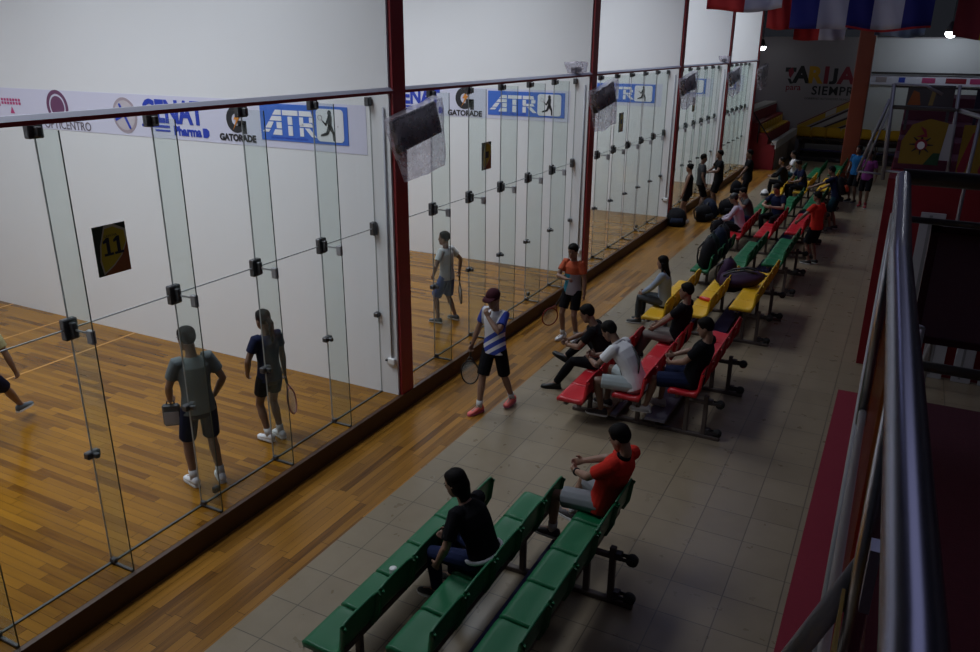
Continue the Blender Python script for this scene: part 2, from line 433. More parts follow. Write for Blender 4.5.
# --- sponsor banners on the side walls (z is banner bottom)
CBLUE = mat('banner_blue', (.02, .05, .42), .5); ATRB = mat('atr_blue', (.05, .15, .58), .5); CBLACK = mat('banner_black', (.02, .02, .025), .5)
CPURP = mat('banner_purple', (.14, .05, .12), .5); CORNG = mat('banner_orange', (.65, .25, .04), .5); CGREY = mat('banner_grey', (.36, .30, .34), .5); CMAG = mat('banner_magenta', (.45, .05, .18), .5)
CWHITE = mat('banner_white', (.75, .76, .80), .5)
def ring(mb, cx, cz, r0, r1, y0, y1, a0=0., a1=2 * PI, n=40, mi=0):
    pts = []
    full = abs(a1 - a0) > 6.28
    for i in range(n):
        a, b = a0 + (a1 - a0) * i / n, a0 + (a1 - a0) * (i + 1) / n
        q = [(cx + r * math.cos(u), cz + r * math.sin(u)) for r, u in ((r0, a), (r1, a), (r1, b), (r0, b))]
        mb.prism(q, y0, y1, 'Y', mi)
    return mb
def disc(mb, cx, cz, rx, rz, y0, y1, n=36, mi=0):
    return mb.prism([(cx + rx * math.cos(2 * PI * k / n), cz + rz * math.sin(2 * PI * k / n)) for k in range(n)], y0, y1, 'Y', mi)
def capsule2(mb, p, q, r0, r1, y0, y1):
    d = V((q[0] - p[0], q[1] - p[1])); a = math.atan2(d.y, d.x); pts = []
    for k in range(9): u = a + PI / 2 + PI * k / 8; pts.append((p[0] + r0 * math.cos(u), p[1] + r0 * math.sin(u)))
    for k in range(9): u = a - PI / 2 + PI * k / 8; pts.append((q[0] + r1 * math.cos(u), q[1] + r1 * math.sin(u)))
    return mb.prism(pts, y0, y1, 'Y')
def runner(parent, cx, cz, s, y):
    mb = MB(); y1 = y - .004
    disc(mb, cx + .0 * s, cz + .40 * s, .075 * s, .095 * s, y1, y)
    capsule2(mb, (cx + .01 * s, cz + .27 * s), (cx + .0 * s, cz - .02 * s), .085 * s, .075 * s, y1, y)
    capsule2(mb, (cx, cz - .02 * s), (cx - .12 * s, cz - .26 * s), .075 * s, .05 * s, y1, y)
    capsule2(mb, (cx - .12 * s, cz - .26 * s), (cx - .36 * s, cz - .33 * s), .05 * s, .035 * s, y1, y)
    capsule2(mb, (cx + .02 * s, cz - .03 * s), (cx + .14 * s, cz - .25 * s), .075 * s, .045 * s, y1, y)
    capsule2(mb, (cx + .14 * s, cz - .25 * s), (cx + .15 * s, cz - .47 * s), .045 * s, .035 * s, y1, y)
    capsule2(mb, (cx - .04 * s, cz + .24 * s), (cx - .16 * s, cz + .02 * s), .045 * s, .035 * s, y1, y)
    capsule2(mb, (cx - .16 * s, cz + .02 * s), (cx - .30 * s, cz + .14 * s), .03 * s, .02 * s, y1, y)
    mb.obj('runner_figure', CBLACK, parent)
    r = MB(); ring(r, cx - .40 * s, cz + .24 * s, .075 * s, .09 * s, y1, y, n=24); capsule2(r, (cx - .34 * s, cz + .18 * s), (cx - .29 * s, cz + .13 * s), .012 * s, .012 * s, y1, y)
    disc(r, cx + .33 * s, cz - .02 * s, .018 * s, .022 * s, y1, y, 12)
    r.obj('racquet_figure', CGREY, parent)
bwhere = ['nearest court', 'second court', 'third court', 'fourth court', 'farthest court']
def atr(i, x0, z0, w=1.34, h=.44):
    y = YW[i + 1] - .004
    t = thing('sponsor_banner', 'blue ATR banner with runner figure on side wall of the %s' % bwhere[i], 'banner', (x0, y, z0), 0, 'blue ATR banners')
    MB().box((0, -.006, 0), (w, 0, h)).obj('banner_sheet', ATRB, t)
    q = -.006; q1 = -.010
    mb = MB(); sl = .0
    # the three block letters, cut by thin horizontal gaps
    def bars(poly_rows):
        for p in poly_rows: mb.prism(p, q1, q, 'Y')
    u = w / 1.34
    L = lambda *a: [(x * u, z * h / .44) for x, z in a]
    bars([L((.20, .31), (.34, .31), (.34, .37), (.25, .37)), L((.15, .24), (.34, .24), (.34, .295), (.19, .295)), L((.075, .15), (.165, .15), (.215, .225), (.135, .225)), L((.26, .15), (.34, .15), (.34, .225), (.26, .225)),
          L((.03, .10), (.125, .10), (.16, .135), (.065, .135)), L((.19, .07), (.34, .07), (.34, .135), (.23, .135)),
          L((.36, .31), (.60, .31), (.60, .37), (.36, .37)), L((.44, .20), (.51, .20), (.51, .295), (.44, .295)), L((.44, .07), (.51, .07), (.51, .185), (.44, .185)),
          L((.62, .31), (.82, .31), (.80, .37), (.62, .37)), L((.62, .20), (.68, .20), (.68, .295), (.62, .295)), L((.77, .24), (.84, .24), (.84, .30), (.77, .30)), L((.62, .185), (.83, .185), (.80, .23), (.69, .23)),
          L((.62, .07), (.68, .07), (.68, .17), (.62, .17)), L((.70, .17), (.77, .17), (.87, .07), (.80, .07))])
    mb.obj('lettering', CWHITE, t)
    text_obj('ASOCIACION TARIJENA DE RAQUETBOL', .032, 'small_lettering', CBLUE, face_south(.45 * u, q - .001, .035 * h / .44), t, .001)
    cx, cz, rw, rh = 1.08 * u, .22 * h / .44, .20 * u, .19 * h / .44
    pts = []
    for sx, sz, a0 in ((1, 1, 0), (-1, 1, 90), (-1, -1, 180), (1, -1, 270)):
        for k in range(6):
            a = R(a0 + 18 * k); pts.append((cx + sx * (rw - .05) + .05 * math.cos(a), cz + sz * (rh - .05) + .05 * math.sin(a)))
    MB().prism(pts, q1, q, 'Y').obj('white_square', CWHITE, t)
    runner(t, cx, cz, .36 * h / .44, q1)
def strip(i, x0, x1, z0=3.25, z1=3.80):
    y = YW[i + 1] - .001
    MB().box((x0, y - .003, z0), (x1, y, z1)).obj('wall_banner', BANNER, label='pale lavender banner strip along the side wall of the %s' % bwhere[i], cat='banner', group='lavender banner strips')
def gator(i, xc, z0, s=1.):
    y = YW[i + 1] - .004
    t = thing('sponsor_logo', 'GATORADE lettering under a black G on the banner in the %s' % bwhere[i], 'logo', (xc, y, z0), 0, 'GATORADE logos')
    mb = MB(); ring(mb, 0, .27 * s, .075 * s, .165 * s, -.004, 0, R(35), R(350), 36); mb.box((.02 * s, -.004, .19 * s), (.165 * s, 0, .26 * s)).box((.10 * s, -.004, .10 * s), (.165 * s, 0, .25 * s))
    mb.obj('letter_g', CBLACK, t)
    MB().prism([(-.06 * s, .14 * s), (.005 * s, .27 * s), (-.04 * s, .27 * s), (.06 * s, .43 * s), (.03 * s, .31 * s), (.07 * s, .31 * s)], -.008, -.004, 'Y').obj('bolt', CORNG, t)
    text_obj('GATORADE', .115 * s, 'lettering', CBLACK, face_south(0, -.003, .04 * s), t, .002, .006)
def cenat(i, xc, z0):
    y = YW[i + 1] - .004
    t = thing('sponsor_logo', 'blue Pharma lettering on the banner in the %s' % bwhere[i], 'logo', (xc, y, z0), 0, 'blue Pharma logos')
    text_obj('CENAT', .40, 'lettering', CBLUE, face_south(0, -.003, .30), t, .002, .016, stretch=.86)
    text_obj('Pharma', .165, 'small_lettering', CBLUE, face_south(.25, -.003, .07), t, .002, .007)
    MB().box((-.60, -.004, .10), (-.07, 0, .135)).box((-.35, -.004, .05), (-.07, 0, .075)).obj('underline', CBLUE, t)
    m = MB().prism([(.53, .01), (.60, .01), (.64, .04), (.64, .10), (.60, .13), (.53, .13)], -.004, 0, 'Y'); m.obj('shield', CBLUE, t)
    return t
strip(0, -9.5, -.06, 3.23, 3.79); atr(0, -1.66, 3.32); gator(0, -2.07, 3.27); cenat(0, -3.2, 3.27)
t = thing('sponsor_logo', 'round grey logo with crossed strokes left of the blue Pharma lettering', 'logo', (-4.12, -.004, 3.5))
m = MB(); disc(m, 0, 0, .24, .24, -.003, 0); m.obj('badge', CGREY, t)
m = MB(); disc(m, 0, 0, .20, .20, -.005, -.003); m.obj('badge_face', mat('badge_face', (.5, .46, .5), .5), t)
m = MB(); capsule2(m, (-.18, -.06), (.16, .08), .02, .02, -.008, -.005); capsule2(m, (-.08, .14), (.08, -.16), .02, .02, -.008, -.005); m.obj('strokes', CBLUE, t)
t = thing('sponsor_logo', 'purple disc logo over CENTRO lettering above the nearest court glass', 'logo', (-5.55, -.004, 3.20))
m = MB(); disc(m, .02, .36, .15, .15, -.004, 0); ring(m, .02, .36, .18, .235, -.004, 0); m.obj('purple_disc', CPURP, t)
text_obj('OPTICENTRO', .17, 'lettering', mat('banner_darkgrey', (.12, .1, .13), .5), face_south(.18, -.003, .10), t, .002, .0, stretch=.98)
t = thing('sponsor_logo', 'magenta logo with a row of dots at the far left of the banner', 'logo', (-6.85, -.004, 3.3))
m = MB()
for k in range(7):
    for z in (.25, .30): MB().box((.02 + .068 * k, -.004, z), (.065 + .068 * k, 0, z + .038)).obj('dot', CMAG, t)
MB().box((-.35, -.004, .22), (-.02, 0, .34)).obj('letter_block', CMAG, t); MB().prism([(.2, .12), (.3, .12), (.25, .22)], -.004, 0, 'Y').obj('letter_block', CMAG, t); MB().box((.05, -.004, -.03), (.3, 0, .01)).obj('underline', CMAG, t)
strip(1, -5.5, -.1, 3.1, 3.66); atr(1, -1.80, 3.17, 1.60, .45); gator(1, -2.32, 3.12, 1.25); cenat(1, -3.45, 3.14)
strip(2, -3.2, -.12, 3.0, 3.55); atr(2, -1.85, 3.08, 1.55, .45)
strip(3, -3.2, -.12, 2.95, 3.5); atr(3, -1.95, 3.03, 1.6, .45)
strip(4, -3.2, -.12, 2.9, 3.45); atr(4, -1.9, 2.95, 1.5, .45)

# --- conduit and outlet on each jamb
for i in range(NC - 1):
    y = YW[i + 1]
    t = thing('power_outlet', 'white outlet box with grey conduit on the wall end of the %s' % bwhere[i], 'outlet', (.19, y, .68), 0, 'outlet boxes beside the red posts')
    MB().box((-.055, -.045, -.045), (.055, 0, .045), ch=.012).obj('outlet_box', WPLAST, t)
    MB().tube([(0, -.018, .04), (0, -.018, 3.1)], .012, 8).obj('conduit', mat('grey_conduit', (.36, .37, .42), .5), t)
    MB().box((-.10, -.035, -.012), (-.055, 0, .012), ch=.006).obj('plug', BLACK, t)

# --- television sets wrapped in clear plastic, on the red posts
def bag_mesh(lo, hi, amp, seed, parent, sag=.12):
    bm = bmesh.new(); bmesh.ops.create_cube(bm, size=1); bmesh.ops.subdivide_edges(bm, edges=bm.edges[:], cuts=14, use_grid_fill=True)
    lo, hi = V(lo), V(hi)
    for v in bm.verts:
        p = V((lo[k] + (v.co[k] + .5) * (hi[k] - lo[k]) for k in range(3)))
        tz = (v.co.z + .5); c = V(((lo.x + hi.x) / 2, (lo.y + hi.y) / 2, p.z))
        p = V((p.x, c.y + (p.y - c.y) * (.66 + .34 * min(1, tz * 1.25)), p.z))
        n = noise.noise_vector(p * 4 + V((seed, seed, 0))) + .35 * noise.noise_vector(p * 11 + V((seed, 0, seed)))
        p += n * amp
        if tz < .5: p.z -= sag * (1 - tz * 2) * (.6 + noise.noise(p * 3 + V((seed, 1, 2))))
        v.co = p
    me = bpy.data.meshes.new('plastic_bag'); bm.to_mesh(me); bm.free(); me.materials.append(BAG)
    me.polygons.foreach_set('use_smooth', [True] * len(me.polygons))
    o = bpy.data.objects.new('plastic_bag', me); COL.objects.link(o); o.parent = parent
    return o
tvw = ['between the first two courts', 'between the second and third courts', 'between courts three and four', 'between courts four and five', 'ending the court row']
for i in range(NC):
    t = thing('wrapped_television', 'television in a clear plastic bag on the red post %s' % tvw[i], 'television', (.46, YW[i + 1] + .27, 3.44), R(-8), 'wrapped televisions')
    M = Matrix.Rotation(R(13), 4, 'X') @ Matrix.Rotation(R(-5), 4, 'Y')
    MB().box((-.03, -.38, -.07), (.035, .42, .30), M=M, ch=.012).obj('television_case', BLACK, t)
    MB().box((.036, -.36, -.05), (.04, .40, .28), M=M).obj('screen', mat('dark_screen', (.012, .012, .016), .12), t)
    MB().box((-.158, -.25, .02), (-.03, -.12, .10), ch=.01).obj('bracket', DSTEEL, t)
    bag_mesh((-.075, -.43, -.36), (.075, .47, .34), .022, i * 3.7, t).data.transform(Matrix.Rotation(R(13), 4, 'X'))
for i, (y, z, s) in enumerate(((5.75, 4.02, .22), (17.9, 4.02, .24))):
    t = thing('wrapped_camera', ['small camera in crumpled plastic on the second court header', 'small camera in crumpled plastic on the fourth court header'][i], 'camera', (D - .045, y, 4.0), 0, 'wrapped cameras on the header rail')
    MB().box((-.05, -.12, .005), (.05, .12, .10), ch=.015).tube([(.05, 0, .06), (.09, 0, .06)], .03).obj('camera_case', BLACK, t)
    bag_mesh((-.10, -.30, .002), (.12, .28, .18), .03, 11 + i, t, sag=0)

# ------------------------------------------------------------------ far end of the hall
YF = 30.3
FARGREY = mat('far_wall_paint', (.32, .30, .32), .7, var=.06, scale=.5)
setting('wall_far', MB().box((XB, YF, 0), (14, YF + .3, 4.85)), FARGREY)
setting('wall_right', MB().box((13.7, -14, 0), (14, YF, 7)), mat('side_wall_paint', (.2, .19, .2), .8))
ROOF = mat('dark_roof', (.02, .018, .02), .8)
setting('ceiling', MB().box((XB, -14, 8.6), (14, 34, 8.8)), ROOF)
setting('wall_back', MB().box((D, -14.2, 0), (14, -14, 8.6)), mat('back_wall_paint', (.12, .11, .12), .8))
mb = MB()
for k in range(9): mb.box((D + .3, 4 + 3 * k, 8.0), (13.6, 4.12 + 3 * k, 8.15)).box((D + .3, 4 + 3 * k, 8.45), (13.6, 4.12 + 3 * k, 8.6))
setting('trim_5', mb, mat('roof_beam', (.05, .04, .045), .7))
COLR = mat('orange_column_paint', (.17, .027, .007), .5, var=.08, scale=2)
setting('column', MB().box((3.62, 22.4, 0), (4.12, 22.9, 8.6), ch=.02), COLR)
# painted lettering on the far wall
t = thing('wall_lettering', 'TARIJA para SIEMPRE lettering painted on the grey far wall', 'lettering', (0, YF - .004, 0))
LBK = mat('letter_black', (.012, .012, .016), .5); LRD = mat('letter_red', (.22, .012, .03), .5); LYE = mat('letter_yellow', (.50, .27, .01), .5)
for ch, x, m in (('A', 1.06, LBK), ('R', 1.60, LYE), ('I', 2.06, LRD), ('A', 2.86, LRD)):
    text_obj(ch, .92, 'letter', m, face_south(x, 0, 3.28), t, .003, .042)
m = MB(); m.box((.38, -.004, 3.42), (.60, 0, 3.60)).box((.66, -.004, 3.42), (.82, 0, 3.60)).prism([(.50, 3.14), (.62, 3.14), (.74, 2.93), (.62, 2.93)], -.004, 0, 'Y'); m.obj('letter', LBK, t)
m = MB(); m.prism([(.50, 3.5), (.66, 3.62), (.74, 3.40), (.62, 3.16), (.54, 3.26)], -.008, -.004, 'Y'); m.obj('letter', LRD, t)
MB().prism([(2.34, 3.60), (2.50, 3.60), (2.50, 3.06), (2.44, 2.97), (2.34, 2.95), (2.20, 2.95), (2.20, 3.07), (2.30, 3.07), (2.34, 3.11)], -.004, 0, 'Y').obj('letter', LBK, t)
text_obj('para', .36, 'small_lettering', LRD, face_south(.78, 0, 2.78), t, .003, .004)
text_obj('SIEMPRE', .50, 'lettering', LBK, face_south(2.52, 0, 2.66), t, .003, .010, spacing=1.1)
text_obj('GOBIERNO AUTONOMO MUNICIPAL', .12, 'small_lettering', LBK, face_south(2.3, 0, 2.34), t, .002)
# diagonal painted stripes under the lettering
SYEL = mat('stripe_yellow', (.45, .28, .03), .6); SWHI = mat('stripe_white', (.45, .43, .42), .6); SDRK = mat('stripe_dark', (.03, .015, .02), .6); SRED = mat('stripe_red', (.18, .02, .03), .6)
t = thing('wall_stripes', 'yellow white and dark diagonal stripes painted low on the far wall', 'stripes', (0, YF - .004, 0))
def stripe(x0, z0, x1, z1, h, m, dy=0): MB().prism([(x0, z0), (x1, z1), (x1, z1 + h), (x0, z0 + h * .8)], -.004 - dy, -dy, 'Y').obj('stripe', m, t)
stripe(1.15, 1.20, 3.5, 2.46, .05, SRED); stripe(1.15, .98, 3.5, 2.20, .26, SYEL); stripe(1.35, .92, 3.5, 2.06, .10, SDRK); stripe(1.5, .86, 3.5, 1.84, .20, SWHI)
stripe(1.7, .84, 3.5, 1.72, .09, SDRK); stripe(1.9, .8, 3.5, 1.48, .22, SYEL); stripe(2.1, .78, 3.5, 1.38, .09, SDRK); stripe(2.4, .74, 3.5, 1.16, .20, SWHI)
MB().prism([(2.25, 1.58), (2.65, 1.78), (2.65, 2.02), (2.25, 1.80)], -.012, -.008, 'Y').obj('stripe', SWHI, t)
# far-left stepped stand with yellow seats, red side and white parapet
t = thing('stepped_stand', 'dark red stepped stand with yellow seats and white parapet at the far end', 'stand', (0, 0, 0))
MB().prism([(1.15, 0), (1.15, .95), (.85, .95), (.85, 1.35), (.5, 1.35), (.5, 1.72), (.2, 1.72), (.2, 2.1), (-1.5, 2.1), (-1.5, 0)], 24.3, 30.2, 'Y').obj('step_block', DRED, t)
MB().box((1.15, 24.5, 0), (1.17, 30.2, .82)).obj('front_board', mat('beige_board', (.26, .20, .16), .7), t)
MB().prism([(1.0, .951), (1.0, 1.08), (1.2, 1.08), (1.2, .80), (1.152, .80), (1.152, .951)], 24.2, 30.2, 'Y').obj('parapet', SWHI, t)
YEL = mat('yellow_seat_plastic', (.62, .36, .01), .4)
GRN = mat('green_seat_plastic', (.004, .115, .042), .45)
REDS = mat('red_seat_plastic', (.45, .009, .018), .36)
for k in range(8):
    MB().box((.52, 24.5 + k * .68, 1.351), (.82, 25.1 + k * .68, 1.42), ch=.02).box((.50, 24.5 + k * .68, 1.40), (.56, 25.1 + k * .68, 1.66), ch=.02).obj('stand_seat', YEL, t)
MB().box((-.3, 24.35, 2.1), (.2, 30.1, 2.2)).obj('light_step', SWHI, t)
MB().tube([(1.1, 24.22, .95), (.5, 24.22, 1.75), (-.2, 24.22, 2.7)], .025).tube([(.5, 24.22, 1.0), (.5, 24.22, 1.75)], .02).obj('stair_rail', DSTEEL, t)
# far glass court on the right end wall
t = thing('glass_screen', 'pale glass court front at the far right end of the hall', 'glass wall', (0, YF - .25, 0))
MB().box((3.72, .0, 3.42), (12, .08, 3.5)).obj('header', DSTEEL, t)
MB().box((3.72, .22, .3), (12, .235, 4.8)).obj('back_wall', mat('far_court_white', (.62, .65, .68), .6), t)
MB().box((3.72, .10, 3.0), (12, .11, 3.40)).obj('banner_row', BANNER, t)
for k in range(9):
    MB().box((3.74 + k * .9, .03, .1), (4.62 + k * .9, .042, 3.4)).obj('glass_panel', GLASS, t)
for k, (m, w) in enumerate(((CGREY, .5), (CBLUE, .3), (CMAG, .6), (LRD, .9), (CMAG, .7), (CBLUE, .5), (LRD, .6))):
    MB().box((4.0 + k * .85, .085, 3.1), (4.0 + k * .85 + w * .8, .098, 3.3)).obj('sponsor_patch', m, t)

# --- hall lamps
EM = mat('lamp_glow', (1, 1, 1), .5, emit=(.95, .97, 1.), estr=14)
def lamp(x, y, z, lab):
    t = thing('hall_lamp', lab, 'lamp', (x, y, z))
    MB().loft([((0, 0, .00), (1, 0, 0), (0, 1, 0), .17, .17), ((0, 0, .12), (1, 0, 0), (0, 1, 0), .10, .10), ((0, 0, .28), (1, 0, 0), (0, 1, 0), .05, .05)], 16).obj('shade', DSTEEL, t)
    MB().ball((0, 0, -.03), .15, .15, .13).obj('bulb', EM, t)
    MB().tube([(0, 0, .28), (0, 0, 8.6 - z)], .012, 6).obj('cord', BLACK, t)
lamp(-.42, 28.5, 4.45, 'bright hall lamp hanging past the end of the white court walls')
lamp(6.16, 19.5, 4.88, 'bright hall lamp hanging over the far right courts')

# --- flags hung across the hall
FRED = mat('flag_red', (.42, .015, .02), .8); FWHI = mat('flag_white', (.52, .54, .68), .8); FBLU = mat('flag_blue', (.012, .016, .20), .8)
FDRD = mat('flag_dark_red', (.16, .006, .02), .8); FYEL = mat('flag_yellow', (.30, .20, .01), .8); FLBL = mat('flag_pale_blue', (.25, .36, .58), .8)
def flag(x0, x1, y, zb, ht, stripes, lab, seed, hem=None):
    """vertical stripes: list of (fraction end, material)"""
    t = thing('flag', lab, 'flag', (x0, y, zb), 0, 'flags hung over the hall')
    w = x1 - x0
    def sheet(u0, u1, v0, v1, m, nm):
        nu = max(3, int((u1 - u0) * 28)); nv = 12; vs = []; fs = []
        for s in (-.004, .004):
            for j in range(nv + 1):
                for i in range(nu + 1):
                    u = u0 + (u1 - u0) * i / nu; v = v0 + (v1 - v0) * j / nv
                    dp = .05 * math.sin(u * 9 + seed) * (1.15 - v) + .02 * math.sin(u * 23 + v * 5 + seed)
                    sag = -.05 * math.sin(PI * u) * (1 - v) + .02 * math.sin(u * 7 + seed * 2)
                    vs.append((u * w, dp + s, v * ht + sag))
        k = (nu + 1) * (nv + 1)
        for j in range(nv):
            for i in range(nu):
                a = j * (nu + 1) + i; q = [a, a + 1, a + nu + 2, a + nu + 1]
                fs.append(q[::-1]); fs.append([x + k for x in q])
        for i in range(nu): fs.append([i, i + 1, i + 1 + k, i + k])
        mb = MB(); mb.add(vs, fs, 0, True); mb.obj(nm, m, t)
    u = 0
    for e, m in stripes:
        sheet(u, e, 0 if not hem else hem[0], 1, m, 'stripe'); u = e
    if hem: sheet(0, 1, 0, hem[0], hem[1], 'hem')
    MB().tube([(-.02, 0, ht + .01), (w + .02, 0, ht + .01)], .012, 6).obj('flag_rod', DSTEEL, t)
    MB().tube([(.03, 0, ht), (.03, 0, 8.55 - zb)], .004, 5).tube([(w - .03, 0, ht), (w - .03, 0, 8.55 - zb)], .004, 5).obj('cord', BLACK, t)
flag(1.33, 2.85, 10.3, 5.18, 1.2, [(.52, FRED), (1, FWHI)], 'red and white flag hanging over the end courts, leftmost of the flags', .3)
flag(2.50, 3.45, 10.8, 4.84, 1.2, [(1, FRED)], 'plain red flag end showing behind the red and white flag', 1.7)
flag(3.03, 4.60, 10.3, 4.83, 1.3, [(.34, FBLU), (.70, FWHI), (1, FBLU)], 'blue and white flag beside the plain red flag', 2.3)
flag(4.12, 5.58, 10.0, 4.80, 1.3, [(.30, FBLU), (.66, FWHI), (1, FBLU)], 'broad blue white blue flag with red edge, in front of the orange column top', 4.1, hem=(.03, FRED))
flag(3.06, 4.05, 11.0, 4.62, 1.2, [(.5, FRED), (1, FWHI)], 'red and white flag hanging lowest, under the blue and white flag', 5.2)
flag(4.60, 5.50, 11.0, 4.70, 1.2, [(1, FLBL)], 'pale blue flag end peeping below the broad blue white flag', 6.0)
flag(5.96, 7.2, 10.3, 4.66, 1.3, [(.36, FDRD), (1, FYEL)], 'dark red and yellow flag at the right edge near the hall lamp', .9)

# ------------------------------------------------------------------ the gallery the picture is taken from
mb = MB().box((5.62, -14, 2.86), (9.5, -4.12, 3.05)).box((5.36, -6.4, 2.9), (5.66, -6.0, 2.98))
setting('floor_gallery', mb, CARPET)
setting('floor_carpet', MB().box((5.235, -10, 0), (5.72, 3.4, .012)), RCARPET)
t = thing('railing', 'steel gallery railing with thick handrail close to the camera', 'railing', (5.55, 0, 3.05))
MB().tube([(.049, -9.2, 1.0), (.025, -7.1, .995), (-.012, -5.8, .99), (-.027, -4.52, .985)], .0245, 20).obj('handrail', BLUESTEEL, t)
MB().tube([(-.03, -4.49, .985), (1.2, -4.47, .975), (2.6, -4.45, .975)], .028, 16).obj('handrail', DSTEEL, t)
MB().tube([(-.02, -9.2, .06), (-.02, -4.48, .06)], .014, 10).obj('bottom_rail', mat('pale_rail_paint'), t)
MB().tube([(.1, -4.46, .28), (2.6, -4.46, .26)], .02, 10).obj('bottom_rail', DSTEEL, t)
MB().tube([(.0, -4.46, .83), (2.6, -4.46, .81)], .012, 10).obj('middle_rail', DSTEEL, t)
for (x, y) in ((-.02, -4.48), (.02, -6.22), (.02, -8.2)): MB().tube([(x, y, 0), (x, y, .97)], .02, 12).obj('post', STEEL, t)
MB().tube([(.02, -6.2, .47), (-.085, -6.2, .19), (-.17, -6.2, -.08)], .022, 14).obj('brace', mat('pale_rail_paint', (.72, .70, .75), .5), t)
MB().box((.014, -6.45, .54), (.030, -6.41, .66)).obj('clip_plate', mat('pale_blue_metal', (.40, .42, .55), .4, .5), t)
ORP = clear_mat('orange_acrylic', (.78, .48, .26), .4, .08, cloud=.30, cloudcol=(.40, .12, .02))
MB().box((-.006, -6.18, .10), (.0, -4.55, .90)).obj('orange_panel', ORP, t)
MB().box((-.012, -8.2, .10), (-.006, -6.28, .46)).obj('yellow_panel', mat('yellow_panel', (.38, .25, .02), .5), t)
t = thing('hanging_board', 'dark maroon board hung in the gallery railing beside the handrail', 'board', (5.66, -4.42, 3.05))
MB().box((0, 0, .38), (1.6, .03, .79), ch=.006).obj('panel', mat('dark_maroon_board', (.15, .09, .13), .45), t)
MB().box((-.015, -.01, .36), (1.62, .045, .385)).box((-.015, -.01, .785), (1.62, .045, .81)).box((-.015, -.01, .36), (.012, .045, .81)).obj('frame', mat('maroon_frame', (.05, .02, .03), .4), t)

# lower stair railing and the red gallery block opposite
t = thing('stair_rail', 'thin grey lower rail running beneath the gallery handrail', 'railing', (5.52, 0, 0))
MB().tube([(0, -5.2, 2.30), (-.02, 4.45, 2.30)], .017, 12).obj('rail_tube', mat('pale_rail_paint'), t)
for y in (-5.1, -.4, 4.3): MB().tube([(0, y, 0.013), (-.005, y, 2.30)], .016, 10).obj('post', STEEL, t)

YB = 4.6
setting('wall_block', MB().box((5.38, YB, 0), (9.6, 16, 2.76)), DRED)
STAIR = mat('maroon_steps', (.095, .012, .035), .7, var=.15, scale=6)
t = thing('seating_steps', 'maroon stepped seating rising behind the yellow banner', 'steps', (5.4, YB, 2.76))
for k in range(5):
    MB().box((.0, 1.0 + k * .9, 0), (4, 1.9 + k * .9 if k < 4 else 6, .17 * (k + 1)), ch=.01).obj('step', STAIR, t)
t = thing('railing', 'tubular steel railing of the red gallery block opposite', 'railing', (5.28, YB, 2.76))
LSTEEL = mat('pale_steel', (.30, .30, .34), .4, .5)
for x in (.03, .80): MB().tube([(x, -.03, -.02), (x - .06, -.03, 1.25)], .028 if x < .1 else .022, 12).obj('post', LSTEEL, t)
MB().tube([(-.03, -.03, 1.24), (.36, -.03, 1.23), (.56, -.03, 1.13)], .02, 10).obj('top_rail', LSTEEL, t)
MB().tube([(-.03, -.03, 1.22), (2.6, -.03, 1.18)], .012, 10).obj('top_rail', DSTEEL, t)
MB().tube([(0, -.03, .95), (2.6, -.03, .92)], .028, 10).obj('handrail', DSTEEL, t)
MB().tube([(0, -.03, .10), (.82, -.03, .08)], .016, 10).obj('bottom_rail', LSTEEL, t)
MB().tube([(.80, -.03, .93), (1.02, -1.2, .93), (1.3, -2.6, .95)], .03, 12).obj('side_handrail', STEEL, t)
MB().tube([(.98, -1.0, .93), (.96, -1.0, .0), (.96, -1.0, -2.74)], .022, 10).obj('post', LSTEEL, t)
MB().tube([(-.05, -.03, 1.05), (-.30, -.03, .08)], .02, 10).tube([(-.03, -.03, .92), (-.24, -.03, .08)], .014, 10).tube([(-.31, -.03, .07), (.02, -.03, .05)], .014, 10).obj('brace', LSTEEL, t)
MB().tube([(-.05, -.03, 1.0), (-.14, -.03, .62), (-.05, -.03, .66)], .010, 8).obj('hook', DSTEEL, t)
t = thing('cloth_banner', 'yellow cloth banner with a flower emblem on the opposite railing', 'banner', (5.46, YB - .055, 2.98))
FYB = mat('banner_yellow', (.23, .14, .010), .75, var=.1)
MB().prism([(0, 0), (.42, 0), (.48, .12), (.52, .55), (.30, .60), (.10, .52), (0, .30)], 0, .006, 'Y').obj('sheet', FYB, t)
MB().prism([(.30, 0), (.48, 0), (.48, .16), (.40, .16)], -.003, 0, 'Y').obj('green_corner', mat('banner_green', (.01, .05, .02), .7), t)
m = MB(); ring(m, .24, .26, .03, .075, -.004, 0, 0, 2 * PI, 18); m.prism([(.16, .36), (.26, .40), (.22, .46), (.20, .50), (.27, .46), (.30, .36)], -.004, 0, 'Y').obj('emblem', LRD, t)
m = MB()
for k in range(8):
    a = k * PI / 4; capsule2(m, (.24 + .07 * math.cos(a), .26 + .07 * math.sin(a)), (.24 + .14 * math.cos(a), .26 + .13 * math.sin(a)), .014, .005, -.003, 0)
m.obj('emblem_rays', LBK, t)
m = MB(); disc(m, .24, .25, .045, .05, -.007, -.004); m.obj('emblem_centre', CWHITE, t)
MB().box((5.90, YB - .05, 3.05), (6.06, YB - .04, 3.52)).obj('grey_cloth', LGREY, label='pale grey cloth hanging right of the yellow flower banner', cat='cloth')
t = thing('cloth_banner', 'second yellow banner with dark figures at the right picture edge', 'banner', (6.16, YB - .05, 2.9))
MB().box((0, 0, 0), (1.0, .006, .62)).obj('sheet', FYB, t)
m = MB()
for k in range(4): capsule2(m, (.06 + .24 * k, .05), (.14 + .24 * k, .5), .05, .03, -.003, 0)
m.obj('dark_figures', LRD, t)
t = thing('poster_board', 'dark poster board with orange figures above the yellow banner', 'board', (5.42, YB + 1.6, 3.28))
MB().box((0, 0, .35), (.62, .03, .66)).box((.02, .005, 0), (.06, .025, .36)).box((.56, .005, 0), (.60, .025, .36)).obj('board', mat('dark_grey_board', (.06, .055, .065), .5), t)
